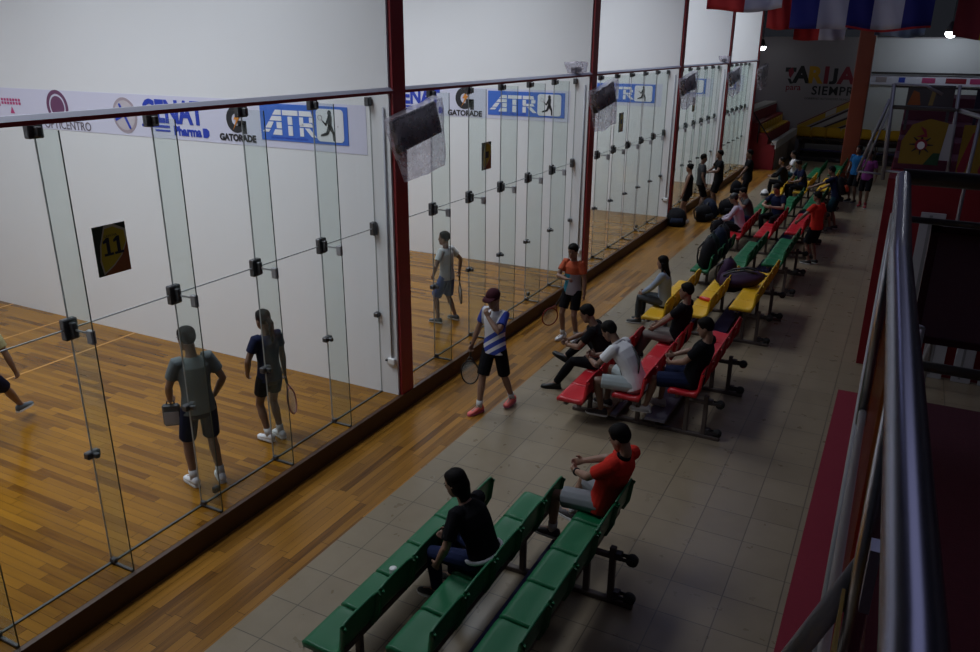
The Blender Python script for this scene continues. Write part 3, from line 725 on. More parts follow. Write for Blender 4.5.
MB().prism([(.02, .37), (.20, .37), (.16, .55), (.08, .58)], -.004, 0, 'Y').obj('orange_figure', SIGNO, t)
MB().prism([(.30, .37), (.36, .37), (.38, .56), (.33, .60)], -.004, 0, 'Y').obj('tan_figure', mat('tan_print', (.25, .18, .06), .6), t)
t = thing('poster_board', 'dark navy board standing right of the poster board', 'board', (6.32, YB + 1.6, 3.28))
MB().box((0, 0, .33), (1.0, .03, .62)).box((.02, .005, 0), (.06, .025, .34)).box((.9, .005, 0), (.94, .025, .34)).obj('board', mat('navy_board', (.012, .012, .035), .5), t)
# pale panels leaning on the front of the block
for k, (x, w, z0, z1, lab) in enumerate(((5.86, .30, .55, 2.35, 'pale grey tall panel leaning on the red block'), (6.22, .28, 0.02, .6, 'low white panel at the foot of the red block'), (6.62, .24, .02, .62, 'low grey panel beside the white panel'), (6.95, .5, .02, .62, 'wide pale low panel at the foot of the red block'))):
    t = thing('leaning_panel', lab, 'panel', (x, YB - .10, 0), 0, 'pale panels on the red block')
    MB().box((0, 0, z0 if k == 0 else 0.001), (w, .04, z1), ch=.005).obj('panel_sheet', LGREY, t)
    MB().box((w * .35, -.006, z0 + .03), (w * .48, 0, z1 - .03)).obj('panel_rib', mat('panel_rib_grey', (.22, .22, .23), .6), t)
    if k == 0: MB().box((0.02, .0, 0.001), (.06, .04, z0)).box((w - .06, 0, .001), (w - .02, .04, z0)).obj('panel_foot', LGREY, t)
t = thing('trestle', 'pale crossed tube trestle in front of the red block', 'trestle', (6.16, YB - .5, 0))
MB().tube([(0, 0, .02), (.42, 0, 2.5)], .03, 10).obj('leg', LGREY, t); MB().tube([(.9, 0, .02), (.40, 0.05, 2.5)], .03, 10).obj('leg', LGREY, t)
MB().tube([(.16, .02, 1.2), (.65, .03, 1.2)], .022, 10).obj('crossbar', LGREY, t)

# ------------------------------------------------------------------ mobile bleachers
def seat_mesh(m):
    prof = [(.0, -.055), (-.004, -.02), (.012, .0), (.05, .0), (.14, -.010), (.22, -.014), (.29, -.006), (.330, .016), (.350, .065), (.362, .14), (.372, .21), (.380, .275), (.386, .300), (.396, .298)]
    w = .205; us = [-1, -1, -.985, -.93, -.8, -.6, -.4, -.2, 0, .2, .4, .6, .8, .93, .985, 1, 1]; bm = bmesh.new(); g = []
    for j, (x, z) in enumerate(prof):
        row = []
        for i, u in enumerate(us):
            e = abs(u) ** 4; back = max(0, (j - 6) / 7)
            zz = z + .010 * e * (1 if 2 < j < 8 else 0) - .040 * back * abs(u) ** 4
            yy = u * w * (1 + .05 * back * back); xx = x - .012 * e * back
            if i in (0, len(us) - 1):      # turned-down side skirt
                if j < 8: zz = min(zz, -.018) - .030
                else: xx += .03
            row.append(bm.verts.new((xx, yy, zz)))
        g.append(row)
    for j in range(len(prof) - 1):
        for i in range(len(us) - 1): bm.faces.new((g[j][i], g[j][i + 1], g[j + 1][i + 1], g[j + 1][i]))
    bmesh.ops.recalc_face_normals(bm, faces=bm.faces)
    bmesh.ops.solidify(bm, geom=bm.faces[:], thickness=.009)
    bmesh.ops.recalc_face_normals(bm, faces=bm.faces)
    me = bpy.data.meshes.new('seat'); bm.to_mesh(me); bm.free(); me.materials.append(m)
    me.polygons.foreach_set('use_smooth', [True] * len(me.polygons))
    return me
SEAT = {k: seat_mesh(m) for k, m in (('green', GRN), ('red', REDS), ('yellow', YEL))}
def bolt_mesh():
    return MB().loft([((.295, 0, -.012), (1, 0, 0), (0, 1, 0), .016, .016), ((.295, 0, .002), (1, 0, 0), (0, 1, 0), .014, .014)], 10).mesh('bolt', DSTEEL)
BOLT = bolt_mesh()
ROWX = (0., .66, 1.29); ROWZ = (.352, .482, .602); NS = 5; PITCH = .466
PLANKW = mat('plank_timber', (.34, .24, .12), .6, var=.2, scale=12); PLANKB = mat('plank_blue_carpet', (.055, .05, .12), .9, var=.2, scale=30); PLANKG = mat('plank_grey', (.20, .19, .24), .7, var=.15, scale=10)
def bleacher(color, y0, offs, lab, rz=0., x0=2.18, plank='blue', size=None, z=0.):
    t = thing('bleacher', lab, 'bleacher', (x0, y0, z), rz, 'mobile bleachers on the tiled floor')
    if size: t.scale = size
    L = NS * PITCH
    for r in range(3):
        for k in range(NS):
            s = bpy.data.objects.new('seat', SEAT[color]); COL.objects.link(s); s.parent = t
            s.location = (ROWX[r], offs[r] + PITCH * (k + .5), ROWZ[r])
            b = bpy.data.objects.new('bolt', BOLT); COL.objects.link(b); b.parent = s
        z = ROWZ[r] - .035
        MB().box((ROWX[r] + .08, offs[r] + .03, z - .055), (ROWX[r] + .13, offs[r] + L - .03, z), ch=.004).box((ROWX[r] + .25, offs[r] + .03, z - .055), (ROWX[r] + .30, offs[r] + L - .03, z), ch=.004).obj('seat_beam', BROWNSTEEL, t)
    lo = max(offs) + .16; hi = min(offs) + L - .42
    for y in (lo, hi):
        MB().box((.04, y - .028, 0), (1.92, y + .028, .05), ch=.006).obj('base_bar', BROWNSTEEL, t)
        for r, xs in ((0, (.27,)), (1, (.90,)), (2, (1.50, 1.72))):
            for x in xs:
                top = ROWZ[r] - (.09 if x < 1.6 else .05)
                MB().box((x - .026, y - .026, .05), (x + .026, y + .026, top), ch=.005).obj('leg', BROWNSTEEL, t)
        MB().box((1.50, y - .022, .44), (1.75, y + .022, .485), ch=.004).obj('cross_strut', BROWNSTEEL, t)
        for z in (.10, .48):
            w = MB().loft([((1.885, y - .022, z - .01), (1, 0, 0), (0, 0, 1), .052, .052), ((1.885, y + .022, z - .01), (1, 0, 0), (0, 0, 1), .052, .052)], 18).obj('caster_wheel', RUBBER, t)
            MB().box((1.746, y - .034, z - .03), (1.80, y + .034, z + .035), ch=.005).box((1.79, y - .036, z - .022), (1.90, y - .028, z + .012)).box((1.79, y + .028, z - .022), (1.90, y + .036, z + .012)).obj('caster_fork', DSTEEL, t)
    ya, yb = lo - .1, offs[1] + L - .08
    MB().box((.42, ya, .065), (.56, yb, .10), ch=.004).obj('foot_plank', PLANKW, t)
    MB().box((.575, ya, .06), (.655, yb, .093), ch=.004).obj('foot_plank', PLANKB if plank == 'blue' else PLANKG, t)
    MB().box((1.02, ya, .12), (1.27, yb, .16), ch=.004).obj('foot_plank', PLANKB if plank == 'blue' else PLANKG, t)
    for y in (lo, hi):
        MB().box((.45, y - .02, .05), (.50, y + .02, .066)).box((1.08, y - .02, .05), (1.13, y + .02, .121)).obj('plank_support', BROWNSTEEL, t)
    return t
bleacher('green', -4.00, (-.18, -.06, 0.), 'green seated bleacher nearest the camera, under the man in a red shirt')
bleacher('red', .95, (-.32, -.18, 0.), 'red seated bleacher behind the nearest green one', plank='grey')
bleacher('yellow', 4.52, (-.38, -.30, 0.), 'yellow seated bleacher with a purple bag on its middle row')
bleacher('green', 7.50, (-.15, -.10, 0.), 'green seated bleacher with dark backpacks heaped on its front row')
bleacher('red', 10.50, (.06, -.10, 0.), 'red seated bleacher under the man in white with a black cap')
bleacher('green', 13.55, (0, 0, 0.), 'green seated bleacher behind the farther red one')
bleacher('yellow', 16.75, (0, 0, 0.), 'yellow seated bleacher farthest down the hall beside the backpack wearer')
bleacher('green', 19.9, (0, 0, 0.), 'green seated bleacher at the far end under the person in white')
bleacher('yellow', 30.05, (0, 0, 0), 'dark backed yellow bleacher turned to the far wall', rz=R(-90), x0=1.40, size=(1.12, 1.22, 1.3), z=.161)
bleacher('yellow', 30.05, (0, 0, 0), 'yellow bleacher by the far right courts, right of the orange column', rz=R(-90), x0=4.3, size=(1.12, 1.22, 1.3), z=.161)
mb = MB().box((1.3, 27.75, 0), (7.3, 30.2, .159))
for k in range(2): mb.box((1.3, 27.73, .03 + k * .08), (7.3, 27.75, .08 + k * .08))
setting('floor_platform', mb, mat('dark_platform', (.02, .017, .022), .6))

# ------------------------------------------------------------------ people
EYE = mat('eye_dark', (.01, .008, .008), .2); LIP = mat('lips', (.22, .06, .05), .5)
HAIRM = mat('black_hair', (.006, .005, .005), .7, spec=.12)
def skin(c): return mat('skin_%d' % int(c * 1000), (c, c * .56, c * .38), .5, var=.06, scale=5)
def cloth(name, c): return mat('cloth_' + name, c, .9, var=.08, scale=14, bump=.15, bscale=70, spec=.12)

def ik(a, t, l1, l2, pole):
    a, t = V(a), V(t); d = t - a; L = min(d.length, .998 * (l1 + l2)); L = max(L, abs(l1 - l2) + .02); dn = d.normalized(); t = a + dn * L
    c = (l1 * l1 + L * L - l2 * l2) / (2 * l1 * L); c = max(-1, min(1, c)); p = V(pole); p = (p - dn * p.dot(dn)).normalized()
    return a + dn * (l1 * c) + p * (l1 * math.sqrt(max(0, 1 - c * c))), t
def frame(d, side):
    d = V(d).normalized(); s = V(side); s = (s - d * s.dot(d)).normalized(); return s, d.cross(s)
def limb(mb, pts, rr, side, n=12):
    """pts list of joints with radii sampled: rr = [(t, r)] along the polyline 0..len-1"""
    rings = []; m = len(pts) - 1
    for t, r in rr:
        i = min(int(t), m - 1); f = t - i; p = V(pts[i]).lerp(V(pts[i + 1]), f)
        if f < 1e-6 and 0 < i < m: d = (V(pts[i + 1]) - V(pts[i])).normalized() + (V(pts[i]) - V(pts[i - 1])).normalized()
        else: d = V(pts[i + 1]) - V(pts[i])
        xd, yd = frame(d, side); rx, ry = r if isinstance(r, tuple) else (r, r)
        rings.append((p, xd, yd, rx, ry))
    mb.loft(rings, n)

def hand(mb, W, d, palm, S, curl, side):
    """d: pointing direction, palm: palm normal, side=+1 right hand / -1 left"""
    d = V(d).normalized(); pn = V(palm); pn = (pn - d * pn.dot(d)).normalized(); ac = d.cross(pn) * side   # towards the thumb
    mb.loft([(W - d * .02 * S, ac, pn, .024 * S, .019 * S), (W + d * .02 * S, ac, pn, .031 * S, .018 * S), (W + d * .06 * S, ac, pn, .040 * S, .016 * S), (W + d * .088 * S, ac, pn, .039 * S, .013 * S)], 10)
    for k, (o, L) in enumerate(((.029, .068), (.010, .077), (-.010, .071), (-.028, .055))):
        a = R(curl * (.75 + .1 * k)); b = R(curl * 1.75)
        p0 = W + d * .078 * S + ac * o * S; p1 = p0 + (d * math.cos(a) + pn * math.sin(a)) * (L * .55 * S); p2 = p1 + (d * math.cos(b) + pn * math.sin(b)) * (L * .45 * S)
        mb.tube([p0, p1, p2], [.0098 * S, .0092 * S, .0075 * S], 8)
    t0 = W + d * .018 * S + ac * .022 * S; t1 = t0 + (d * .6 + ac * .75 + pn * .25).normalized() * .038 * S; t2 = t1 + (d * .9 + ac * .15 + pn * (.35 + curl / 120)).normalized() * .034 * S
    mb.tube([t0, t1, t2], [.0125 * S, .0115 * S, .009 * S], 8)

def person(label, loc, face, H=1.7, group=None, pelvis=None, lean=0., side=0., twist=0., head=(0, 0), tilt=0., feet=None, knee=None, hands=None, elbow=None, bulk=1., sk=.26,
           hair='short', hairm=None, top=None, sleeve=.62, bottom=None, blen=1.0, skirt_flare=1.0, shoe=None, sole=None, sock=None, curl=(32, 32), palm=None, hdir=None, vox=.010, toe=(8, 8), headk=1., cap=None,
           tank=False, collar=None, belt=None, strapm=None, watch=None, hem=-.07, foot_pitch=(0, 0)):
    S = H / 1.73; X, Y, Z = V((1, 0, 0)), V((0, 1, 0)), V((0, 0, 1))
    skm = skin(sk)
    Pp = V(pelvis) if pelvis else V((0, 0, .925 * S))
    rot = lambda v, ax, a: Matrix.Rotation(R(a), 3, ax) @ v
    u0 = rot(rot(Z, 'X', -lean * .55), 'Y', side * .6); u1 = rot(rot(Z, 'X', -lean), 'Y', side)
    r0 = rot(X, 'Z', twist * .35); r1 = rot(X, 'Z', twist)
    r0 = (r0 - u0 * r0.dot(u0)).normalized(); r1 = (r1 - u1 * r1.dot(u1)).normalized(); f0 = u0.cross(r0); f1 = u1.cross(r1)
    Cc = Pp + u0 * .24 * S
    def sp(t):
        if t <= .24: k = max(0, t / .24); return Pp + u0 * t * S, r0.lerp(r1, k * .5).normalized(), f0.lerp(f1, k * .5).normalized()
        k = min(1, (t - .24) / .2); return Cc + u1 * (t - .24) * S, r0.lerp(r1, .5 + k * .5).normalized(), f0.lerp(f1, .5 + k * .5).normalized()
    def ring_at(t, rx, ry, fw=0.):
        c, r, f = sp(t); return (c + f * fw * S, r, f, rx * S * bulk, ry * S * bulk)
    N = Cc + u1 * .30 * S
    sh = {s: sp(.485)[0] + sp(.485)[1] * (s * .165 * S * (.5 + .5 * bulk)) for s in (-1, 1)}
    hip = {s: Pp + r0 * (s * .088 * S) - u0 * .01 * S for s in (-1, 1)}
    # legs
    feet = feet or ((-.1, 0, .08), (.1, 0, .08)); knee = knee or ((-.1, 1, 0), (.1, 1, 0))
    kn, an = {}, {}
    for i, s in ((0, -1), (1, 1)): kn[s], an[s] = ik(hip[s], feet[i], .435 * S, .425 * S, knee[i])
    # arms
    hands = hands or (tuple(sh[-1] + V((-.09, .06, -.5)) * S), tuple(sh[1] + V((.09, .06, -.5)) * S)); elbow = elbow or ((-.5, -1, 0), (.5, -1, 0))
    el, wr = {}, {}
    for i, s in ((0, -1), (1, 1)): el[s], wr[s] = ik(sh[s], hands[i], .285 * S, .25 * S, elbow[i])
    # head
    hu = rot(u1, 'X', 0); hf = f1; hr = r1
    Mh = Matrix.Rotation(R(head[0]), 3, 'Z') @ Matrix.Rotation(R(-head[1]), 3, 'X') @ Matrix.Rotation(R(tilt), 3, 'Y')
    hr, hf, hu = Mh @ X, Mh @ Y, Mh @ Z
    if twist: Mt = Matrix.Rotation(R(twist), 3, 'Z'); hr, hf, hu = Mt @ hr, Mt @ hf, Mt @ hu
    K = S * headk
    neck_top = N + (u1 * .6 + hu * .4).normalized() * .075 * S
    Hc = neck_top + hu * .085 * K + hf * .022 * K
    mb = MB()
    mb.loft([ring_at(-.10, .10, .085), ring_at(-.05, .155, .108), ring_at(.03, .158, .108), ring_at(.13, .132, .094), ring_at(.20, .13, .094), ring_at(.32, .152, .108), ring_at(.42, .158, .104), ring_at(.48, .125, .082), ring_at(.525, .06, .055)], 18)
    mb.tube([N - u1 * .05 * S, N + u1 * .03 * S, Hc - hu * .05 * K - hf * .02 * K], [.062 * S, .053 * S, .053 * K], 12)
    hd = lambda z, y, rx, ry: (Hc + hu * z * K + hf * y * K, hr, hf, rx * K, ry * K)
    mb.loft([hd(-.118, .048, .022, .022), hd(-.105, .042, .036, .038), hd(-.075, .026, .055, .066), hd(-.035, .008, .067, .084), hd(.01, .0, .074, .093), hd(.055, -.004, .073, .093), hd(.09, -.008, .058, .076), hd(.113, -.01, .03, .042)], 18)
    mb.loft([(Hc + hf * .088 * K + hu * .012 * K, hr, hf, .008 * K, .008 * K), (Hc + hf * .098 * K - hu * .02 * K, hr, hf, .013 * K, .014 * K), (Hc + hf * .094 * K - hu * .038 * K, hr, hf, .017 * K, .012 * K)], 10)
    for s in (-1, 1):
        mb.ball(Hc + hr * s * .074 * K - hu * .008 * K - hf * .004 * K, .010 * K, .02 * K, .032 * K, hr, hf, hu, 10, 6)
        limb(mb, [sh[s] - r1 * s * .03 * S, sh[s], el[s], wr[s]], [(0, .05 * S), (1, .052 * S), (1.4, .047 * S), (1.85, .039 * S), (2, .038 * S), (2.25, .041 * S), (2.6, .034 * S), (3, .026 * S)], f1)
        limb(mb, [hip[s], kn[s], an[s]], [(0, .085 * S * bulk), (.3, .080 * S), (.7, .062 * S), (.95, .052 * S), (1, .053 * S), (1.12, .050 * S), (1.32, .055 * S), (1.6, .044 * S), (1.9, .034 * S), (2, .036 * S)], r0)
        i = 0 if s < 0 else 1
        fd = rot(rot(Y, 'X', foot_pitch[i]), 'Z', -s * toe[i])
        shin = (an[s] - kn[s]).normalized()
        fd = fd if not feet else fd
        mb.tube([an[s] + V((0, 0, .0)), an[s] + fd * .06 * S - Z * .03 * S, an[s] + fd * .15 * S - Z * .05 * S], [.035 * S, .034 * S, .026 * S], 10)
        dd = (wr[s] - el[s]).normalized()
        if hdir and hdir[i]: dd = V(hdir[i]).normalized()
        pm = V(palm[i]) if palm and palm[i] else (-r1 * s + f1 * .2)
        hand(mb, wr[s], dd, pm, S, curl[i], s)
    root = remesh(mb, 'person', skm, vox, 2)
    root.location = loc; root.rotation_euler = (0, 0, R(face))
    tag(root, label, 'person', group)
    # face
    for s in (-1, 1):
        MB().ball(Hc + hr * s * .031 * K + hf * .085 * K + hu * .004 * K, .010 * K, .007 * K, .006 * K, hr, hf, hu, 8, 6).obj('eye', EYE, root)
        MB().ball(Hc + hr * s * .032 * K + hf * .088 * K + hu * .024 * K, .016 * K, .005 * K, .0032 * K, hr, hf, hu, 8, 5).obj('eyebrow', HAIRM, root)
    MB().ball(Hc + hf * .088 * K - hu * .062 * K, .022 * K, .009 * K, .006 * K, hr, hf, hu, 8, 5).obj('mouth', LIP, root)
    # hair
    hm = hairm or HAIRM; hb = MB()
    hb.ball(Hc + hu * .034 * K - hf * .014 * K, .083 * K, .097 * K, .096 * K, hr, hf, hu, 18, 11)
    if hair != 'crop':
        hb.ball(Hc + hu * .080 * K + hf * .024 * K, .066 * K, .062 * K, .042 * K, hr, hf, hu, 14, 9)
        hb.ball(Hc + hu * .060 * K - hf * .012 * K, .088 * K, .094 * K, .078 * K, hr, hf, hu, 14, 9)
    if hair == 'bob':
        hb.ball(Hc - hu * .02 * K - hf * .03 * K, .094 * K, .085 * K, .105 * K, hr, hf, hu, 16, 9)
        hb.loft([(Hc - hf * .045 * K, hr, hf, .085 * K, .055 * K), (Hc - hu * .09 * K - hf * .05 * K, hr, hf, .085 * K, .05 * K), (Hc - hu * .15 * K - hf * .045 * K, hr, hf, .07 * K, .04 * K)], 14)
    if hair == 'long':
        hb.loft([(Hc - hf * .045 * K, hr, hf, .086 * K, .055 * K), (Hc - hu * .10 * K - hf * .06 * K, hr, hf, .085 * K, .045 * K), (Hc - hu * .2 * K - hf * .085 * K, hr, hf, .075 * K, .035 * K), (Hc - hu * .30 * K - hf * .10 * K, hr, hf, .045 * K, .022 * K)], 14)
        for s in (-1, 1): hb.tube([Hc + hr * s * .07 * K - hf * .01 * K, Hc + hr * s * .075 * K - hu * .1 * K, Hc + hr * s * .075 * K - hu * .2 * K + hf * .01 * K], [.03 * K, .026 * K, .014 * K], 8)
    if hair == 'pony':
        hb.tube([Hc + hu * .03 * K - hf * .10 * K, Hc - hu * .02 * K - hf * .135 * K, Hc - hu * .12 * K - hf * .13 * K, Hc - hu * .26 * K - hf * .115 * K], [.028 * K, .036 * K, .033 * K, .012 * K], 10)
    if hair == 'bun': hb.ball(Hc + hu * .09 * K - hf * .075 * K, .045 * K, .045 * K, .042 * K)
    remesh(hb, 'hair', hm, max(vox, .009), 1, root)
    if cap:
        cb = MB(); cb.ball(Hc + hu * .052 * K - hf * .008 * K, .092 * K, .108 * K, .088 * K, hr, hf, hu, 18, 10)
        o = cb.obj('cap', cap, root)
        MB().loft([(Hc + hu * .055 * K + hf * .06 * K, hr, hu, .085 * K, .010 * K), (Hc + hu * .05 * K + hf * .12 * K, hr, hu, .080 * K, .008 * K), (Hc + hu * .038 * K + hf * .172 * K, hr, hu, .05 * K, .006 * K)], 14).obj('cap_brim', cap, o)
    # shirt
    if top:
        g = .013 / bulk; mb = MB()
        mb.loft([ring_at(hem, .172 + g, .122 + g), ring_at(.03, .166 + g, .118 + g), ring_at(.13, .146 + g, .108 + g), ring_at(.20, .144 + g, .107 + g), ring_at(.32, .158 + g, .114 + g), ring_at(.42, .163 + g, .108 + g), ring_at(.48, .12 + g, .082 + g), ring_at(.522, .058 + g, .055 + g)], 20)
        if not tank:
            for s in (-1, 1):
                a0 = sh[s] - r1 * s * .06 * S
                if sleeve <= 1:
                    e = sh[s].lerp(el[s], sleeve); limb(mb, [a0, sh[s], e], [(0, .064 * S), (1, .070 * S), (1.5, .066 * S), (2, .066 * S)], f1)
                else:
                    e = el[s].lerp(wr[s], sleeve - 1); limb(mb, [a0, sh[s], el[s], e], [(0, .064 * S), (1, .070 * S), (1.5, .06 * S), (2, .053 * S), (2.4, .05 * S), (3, .038 * S)], f1)
        remesh(mb, 'shirt', top, vox, 2, root)
        if collar:
            c, r, f = sp(.535); MB().loft([(N - u1 * .018 * S, r1, f1, .068 * S, .064 * S), (N + u1 * .014 * S, r1, f1, .060 * S, .058 * S)], 16).obj('collar', collar, root)
    if bottom:
        mb = MB(); g = .020 / bulk
        mb.loft([ring_at(-.125, .10 + g, .09 + g), ring_at(-.06, .16 + g, .112 + g), ring_at(.02, .158 + g, .110 + g), ring_at(.10, .14 + g, .10 + g)], 18)
        for s in (-1, 1):
            fl = skirt_flare
            if blen <= 1:
                e = hip[s].lerp(kn[s], blen); limb(mb, [hip[s], e], [(0, .098 * S * bulk), (.5, .094 * S * (fl * .5 + .5)), (1, .088 * S * fl)], r0)
            else:
                e = kn[s].lerp(an[s], blen - 1); limb(mb, [hip[s], kn[s], e], [(0, .098 * S * bulk), (.5, .086 * S), (1, .070 * S), (1.4, .066 * S), (2, .052 * S * fl)], r0)
        remesh(mb, 'trousers' if blen > 1 else 'shorts', bottom, vox, 2, root)
    # shoes
    sm = shoe or BLACK; so = sole or mat('white_sole', (.6, .6, .6), .6)
    for i, s in ((0, -1), (1, 1)):
        fd = rot(rot(Y, 'X', foot_pitch[i]), 'Z', -s * toe[i]); fz = rot(rot(Z, 'X', foot_pitch[i]), 'Z', -s * toe[i]); fs = fd.cross(fz); A = an[s]
        if sock: MB().tube([A - Z * .01 * S, A.lerp(kn[s], .22)], [.041 * S, .046 * S], 12).obj('sock', sock, root)
        B = A - fz * .052 * S
        mb = MB(); mb.loft([(B - fd * .075 * S + fz * .012 * S, fs, fz, .026 * S, .022 * S), (B - fd * .06 * S + fz * .03 * S, fs, fz, .038 * S, .042 * S), (B + fd * .0 * S + fz * .032 * S, fs, fz, .042 * S, .050 * S), (B + fd * .06 * S + fz * .016 * S, fs, fz, .044 * S, .040 * S), (B + fd * .13 * S + fz * .004 * S, fs, fz, .047 * S, .028 * S), (B + fd * .18 * S, fs, fz, .038 * S, .022 * S), (B + fd * .198 * S - fz * .002 * S, fs, fz, .018 * S, .012 * S)], 14)
        o = mb.obj('shoe', sm, root)
        pts = [(-.085, 0), (-.075, .03), (-.04, .04), (.03, .043), (.12, .050), (.17, .042), (.203, .016), (.203, -.016), (.17, -.042), (.12, -.050), (.03, -.043), (-.04, -.04), (-.075, -.03)]
        vs = []
        for h in (-.026, -.006): vs += [B + fd * x * S + fs * y * S + fz * h * S for x, y in pts]
        n = len(pts); MB().add(vs, [list(range(n))[::-1], [k + n for k in range(n)]] + [[k, (k + 1) % n, (k + 1) % n + n, k + n] for k in range(n)]).obj('sole', so, o)
    if belt:
        c, r, f = sp(.06); rr = [(c + r * (math.cos(2 * PI * k / 24) * .188 * S * bulk) + f * (math.sin(2 * PI * k / 24) * .142 * S * bulk) + u0 * (.02 * math.sin(2 * PI * k / 24 + .6)) * S) for k in range(24)]
        MB().tube(rr, .018 * S, 8, closed=True).obj('belt', belt, root)
    if strapm:
        rr = []
        for k in range(30):
            a = 2 * PI * k / 30; t = .27 + .235 * math.cos(a); c, r, f = sp(t); rr.append(c + r * (math.cos(a) * .10 - .0) * S * (1 if True else 0) + f * (-math.sin(a)) * (.136 if t < .42 else .115) * S * bulk)
        MB().tube(rr, .014 * S, 6, closed=True).obj('bag_strap', strapm, root)
    if watch:
        s = watch; dd = (wr[s] - el[s]).normalized(); c = wr[s] - dd * .025 * S; xd, yd = frame(dd, f1)
        MB().tube([c + xd * math.cos(2 * PI * k / 16) * .031 * S + yd * math.sin(2 * PI * k / 16) * .031 * S for k in range(16)], .009 * S, 6, closed=True).obj('wrist_watch', BLACK, root)
    Mw = Matrix.Translation(V(loc)) @ Matrix.Rotation(R(face), 4, 'Z')
    ret = dict(root=root, S=S)
    for s, k in ((-1, 'L'), (1, 'R')): ret[k] = Mw @ (wr[s] + (wr[s] - el[s]).normalized() * .07 * S); ret['d' + k] = Mw.to_3x3() @ (wr[s] - el[s]).normalized()
    ret['head'] = Mw @ Hc
    return ret

def racquet(label, grip, direction, normal, fm, L=.56, group='racquets in the players hands'):
    d = V(direction).normalized(); n = V(normal); n = (n - d * n.dot(d)).normalized(); w = d.cross(n)
    M = Matrix((w, n, d)).transposed().to_4x4(); M.translation = V(grip)
    t = bpy.data.objects.new('racquet', None); COL.objects.link(t); t.matrix_world = M; tag(t, label, 'racquet', group)
    MB().tube([(0, 0, -.09), (0, 0, -.085), (0, 0, .09), (0, 0, .10)], [.018, .016, .015, .012], 10).obj('grip', BLACK, t)
    cz = .10 + .20; a, b = .115, .155
    ringp = [(a * math.sin(2 * PI * k / 28), 0, cz + .02 + b * -math.cos(2 * PI * k / 28)) for k in range(28)]
    MB().tube(ringp, .010, 8, closed=True).obj('frame', fm, t)
    MB().tube([(0, 0, .10), (.035, 0, .145), (.07, 0, cz - .10)], .008, 8).tube([(0, 0, .10), (-.035, 0, .145), (-.07, 0, cz - .10)], .008, 8).obj('throat', fm, t)
    s = MB()
    for k in range(-7, 8):
        x = k * .0145; h = b * math.sqrt(max(0, 1 - (x / a) ** 2)); s.tube([(x, 0, cz + .02 - h), (x, 0, cz + .02 + h)], .0012, 4)
    for k in range(-9, 10):
        z = k * .0155; h = a * math.sqrt(max(0, 1 - (z / b) ** 2)); s.tube([(-h, .001, cz + .02 + z), (h, .001, cz + .02 + z)], .0012, 4)
    s.obj('strings', mat('racquet_strings', (.45, .45, .42), .5), t)
    return t

C_BLACK = cloth('black', (.007, .007, .009)); C_NAVY = cloth('navy', (.009, .013, .04)); C_DGREY = cloth('dark_grey', (.05, .055, .06)); C_TEALG = cloth('grey_teal', (.115, .135, .14))
C_GREY = cloth('grey', (.22, .23, .25)); C_WHITE = cloth('white', (.62, .62, .64)); C_RED = cloth('red', (.55, .03, .02)); C_JEAN = cloth('jeans', (.012, .018, .055)); C_LBLUE = cloth('light_blue', (.26, .31, .40))
C_PALE = cloth('pale_blue_grey', (.36, .41, .42)); C_LILAC = cloth('lilac', (.44, .38, .47)); C_BLUE = cloth('sky_blue', (.015, .10, .26)); C_MAG = cloth('magenta', (.18, .04, .17)); C_TEAL = cloth('dark_teal', (.012, .04, .055)); C_MAROON = cloth('maroon', (.045, .012, .018))
C_KHAKI = cloth('khaki', (.16, .14, .13)); C_STRIPE = cloth('blue_pattern', (.06, .09, .22)); C_FADE = cloth('faded_yellow', (.33, .30, .16)); C_DRED = cloth('dark_red', (.2, .02, .03))
W_SHOE = mat('white_shoe', (.62, .63, .66), .6); D_SHOE = mat('dark_shoe', (.03, .025, .03), .6); P_SHOE = mat('pink_orange_shoe', (.70, .13, .11), .6); B_SHOE = mat('blue_grey_shoe', (.06, .08, .10), .6); PINKS = mat('pink_sole', (.55, .12, .2), .6)
J_DIAG = shirt_mat('jersey_blue_blades', 'diag', (.58, .58, .62), (.02, .045, .30), (.1, .1, .1)); J_ORNG = shirt_mat('jersey_orange_teal', 'yoke', (.42, .07, .02), (.02, .22, .34), (.30, .29, .33))
SOCKW = cloth('white_sock', (.5, .5, .5))
FB = mat('racquet_black', (.012, .012, .014), .35); FRD = mat('racquet_red', (.20, .02, .02), .35); FPK = mat('racquet_pink', (.45, .2, .22), .35)
def sit(zs, zf, fw=.42, sp=.10, up=0.): return dict(pelvis=(0, 0, zs + .105), feet=((-sp, fw, zf + .08), (sp, fw + up, zf + .08)), knee=((-.25, .6, 1), (.25, .6, 1)))
Zc = CFL
def grip_at(a, k): return a[k]

# --- players in the courts and on the wooden walkway
a = person('boy in a grey-teal t-shirt seen from behind in the nearest court, looking into the court', (-.255, -2.72, Zc), 66, 1.66, vox=.008, top=C_TEALG, bottom=C_NAVY, blen=.92, shoe=W_SHOE, sock=SOCKW, sk=.22, headk=1.03, lean=4,
           feet=((-.12, .05, .08), (.13, -.03, .08)), hands=((-.20, .22, .90), (.20, .10, .90)), elbow=((-1, -.8, -.2), (1, -.8, .1)), curl=(75, 45), hdir=((.2, 1, -.2), (-.6, .5, -.6)), head=(20, 8), bulk=.95)
t = thing('padded_case', 'dark grey padded case held by the boy in the grey-teal t-shirt', 'case', a['L'] + V((.0, 0, -.11)), R(40))
MB().box((-.085, -.025, -.12), (.085, .025, .12), ch=.02).obj('case_body', mat('case_grey', (.05, .055, .06), .6), t); MB().box((-.07, -.03, -.10), (.07, -.025, .04), ch=.004).obj('case_pocket', GREY, t); MB().tube([(-.04, 0, .11), (-.03, 0, .15), (.03, 0, .15), (.04, 0, .11)], .008, 8).obj('case_loop', BLACK, t)
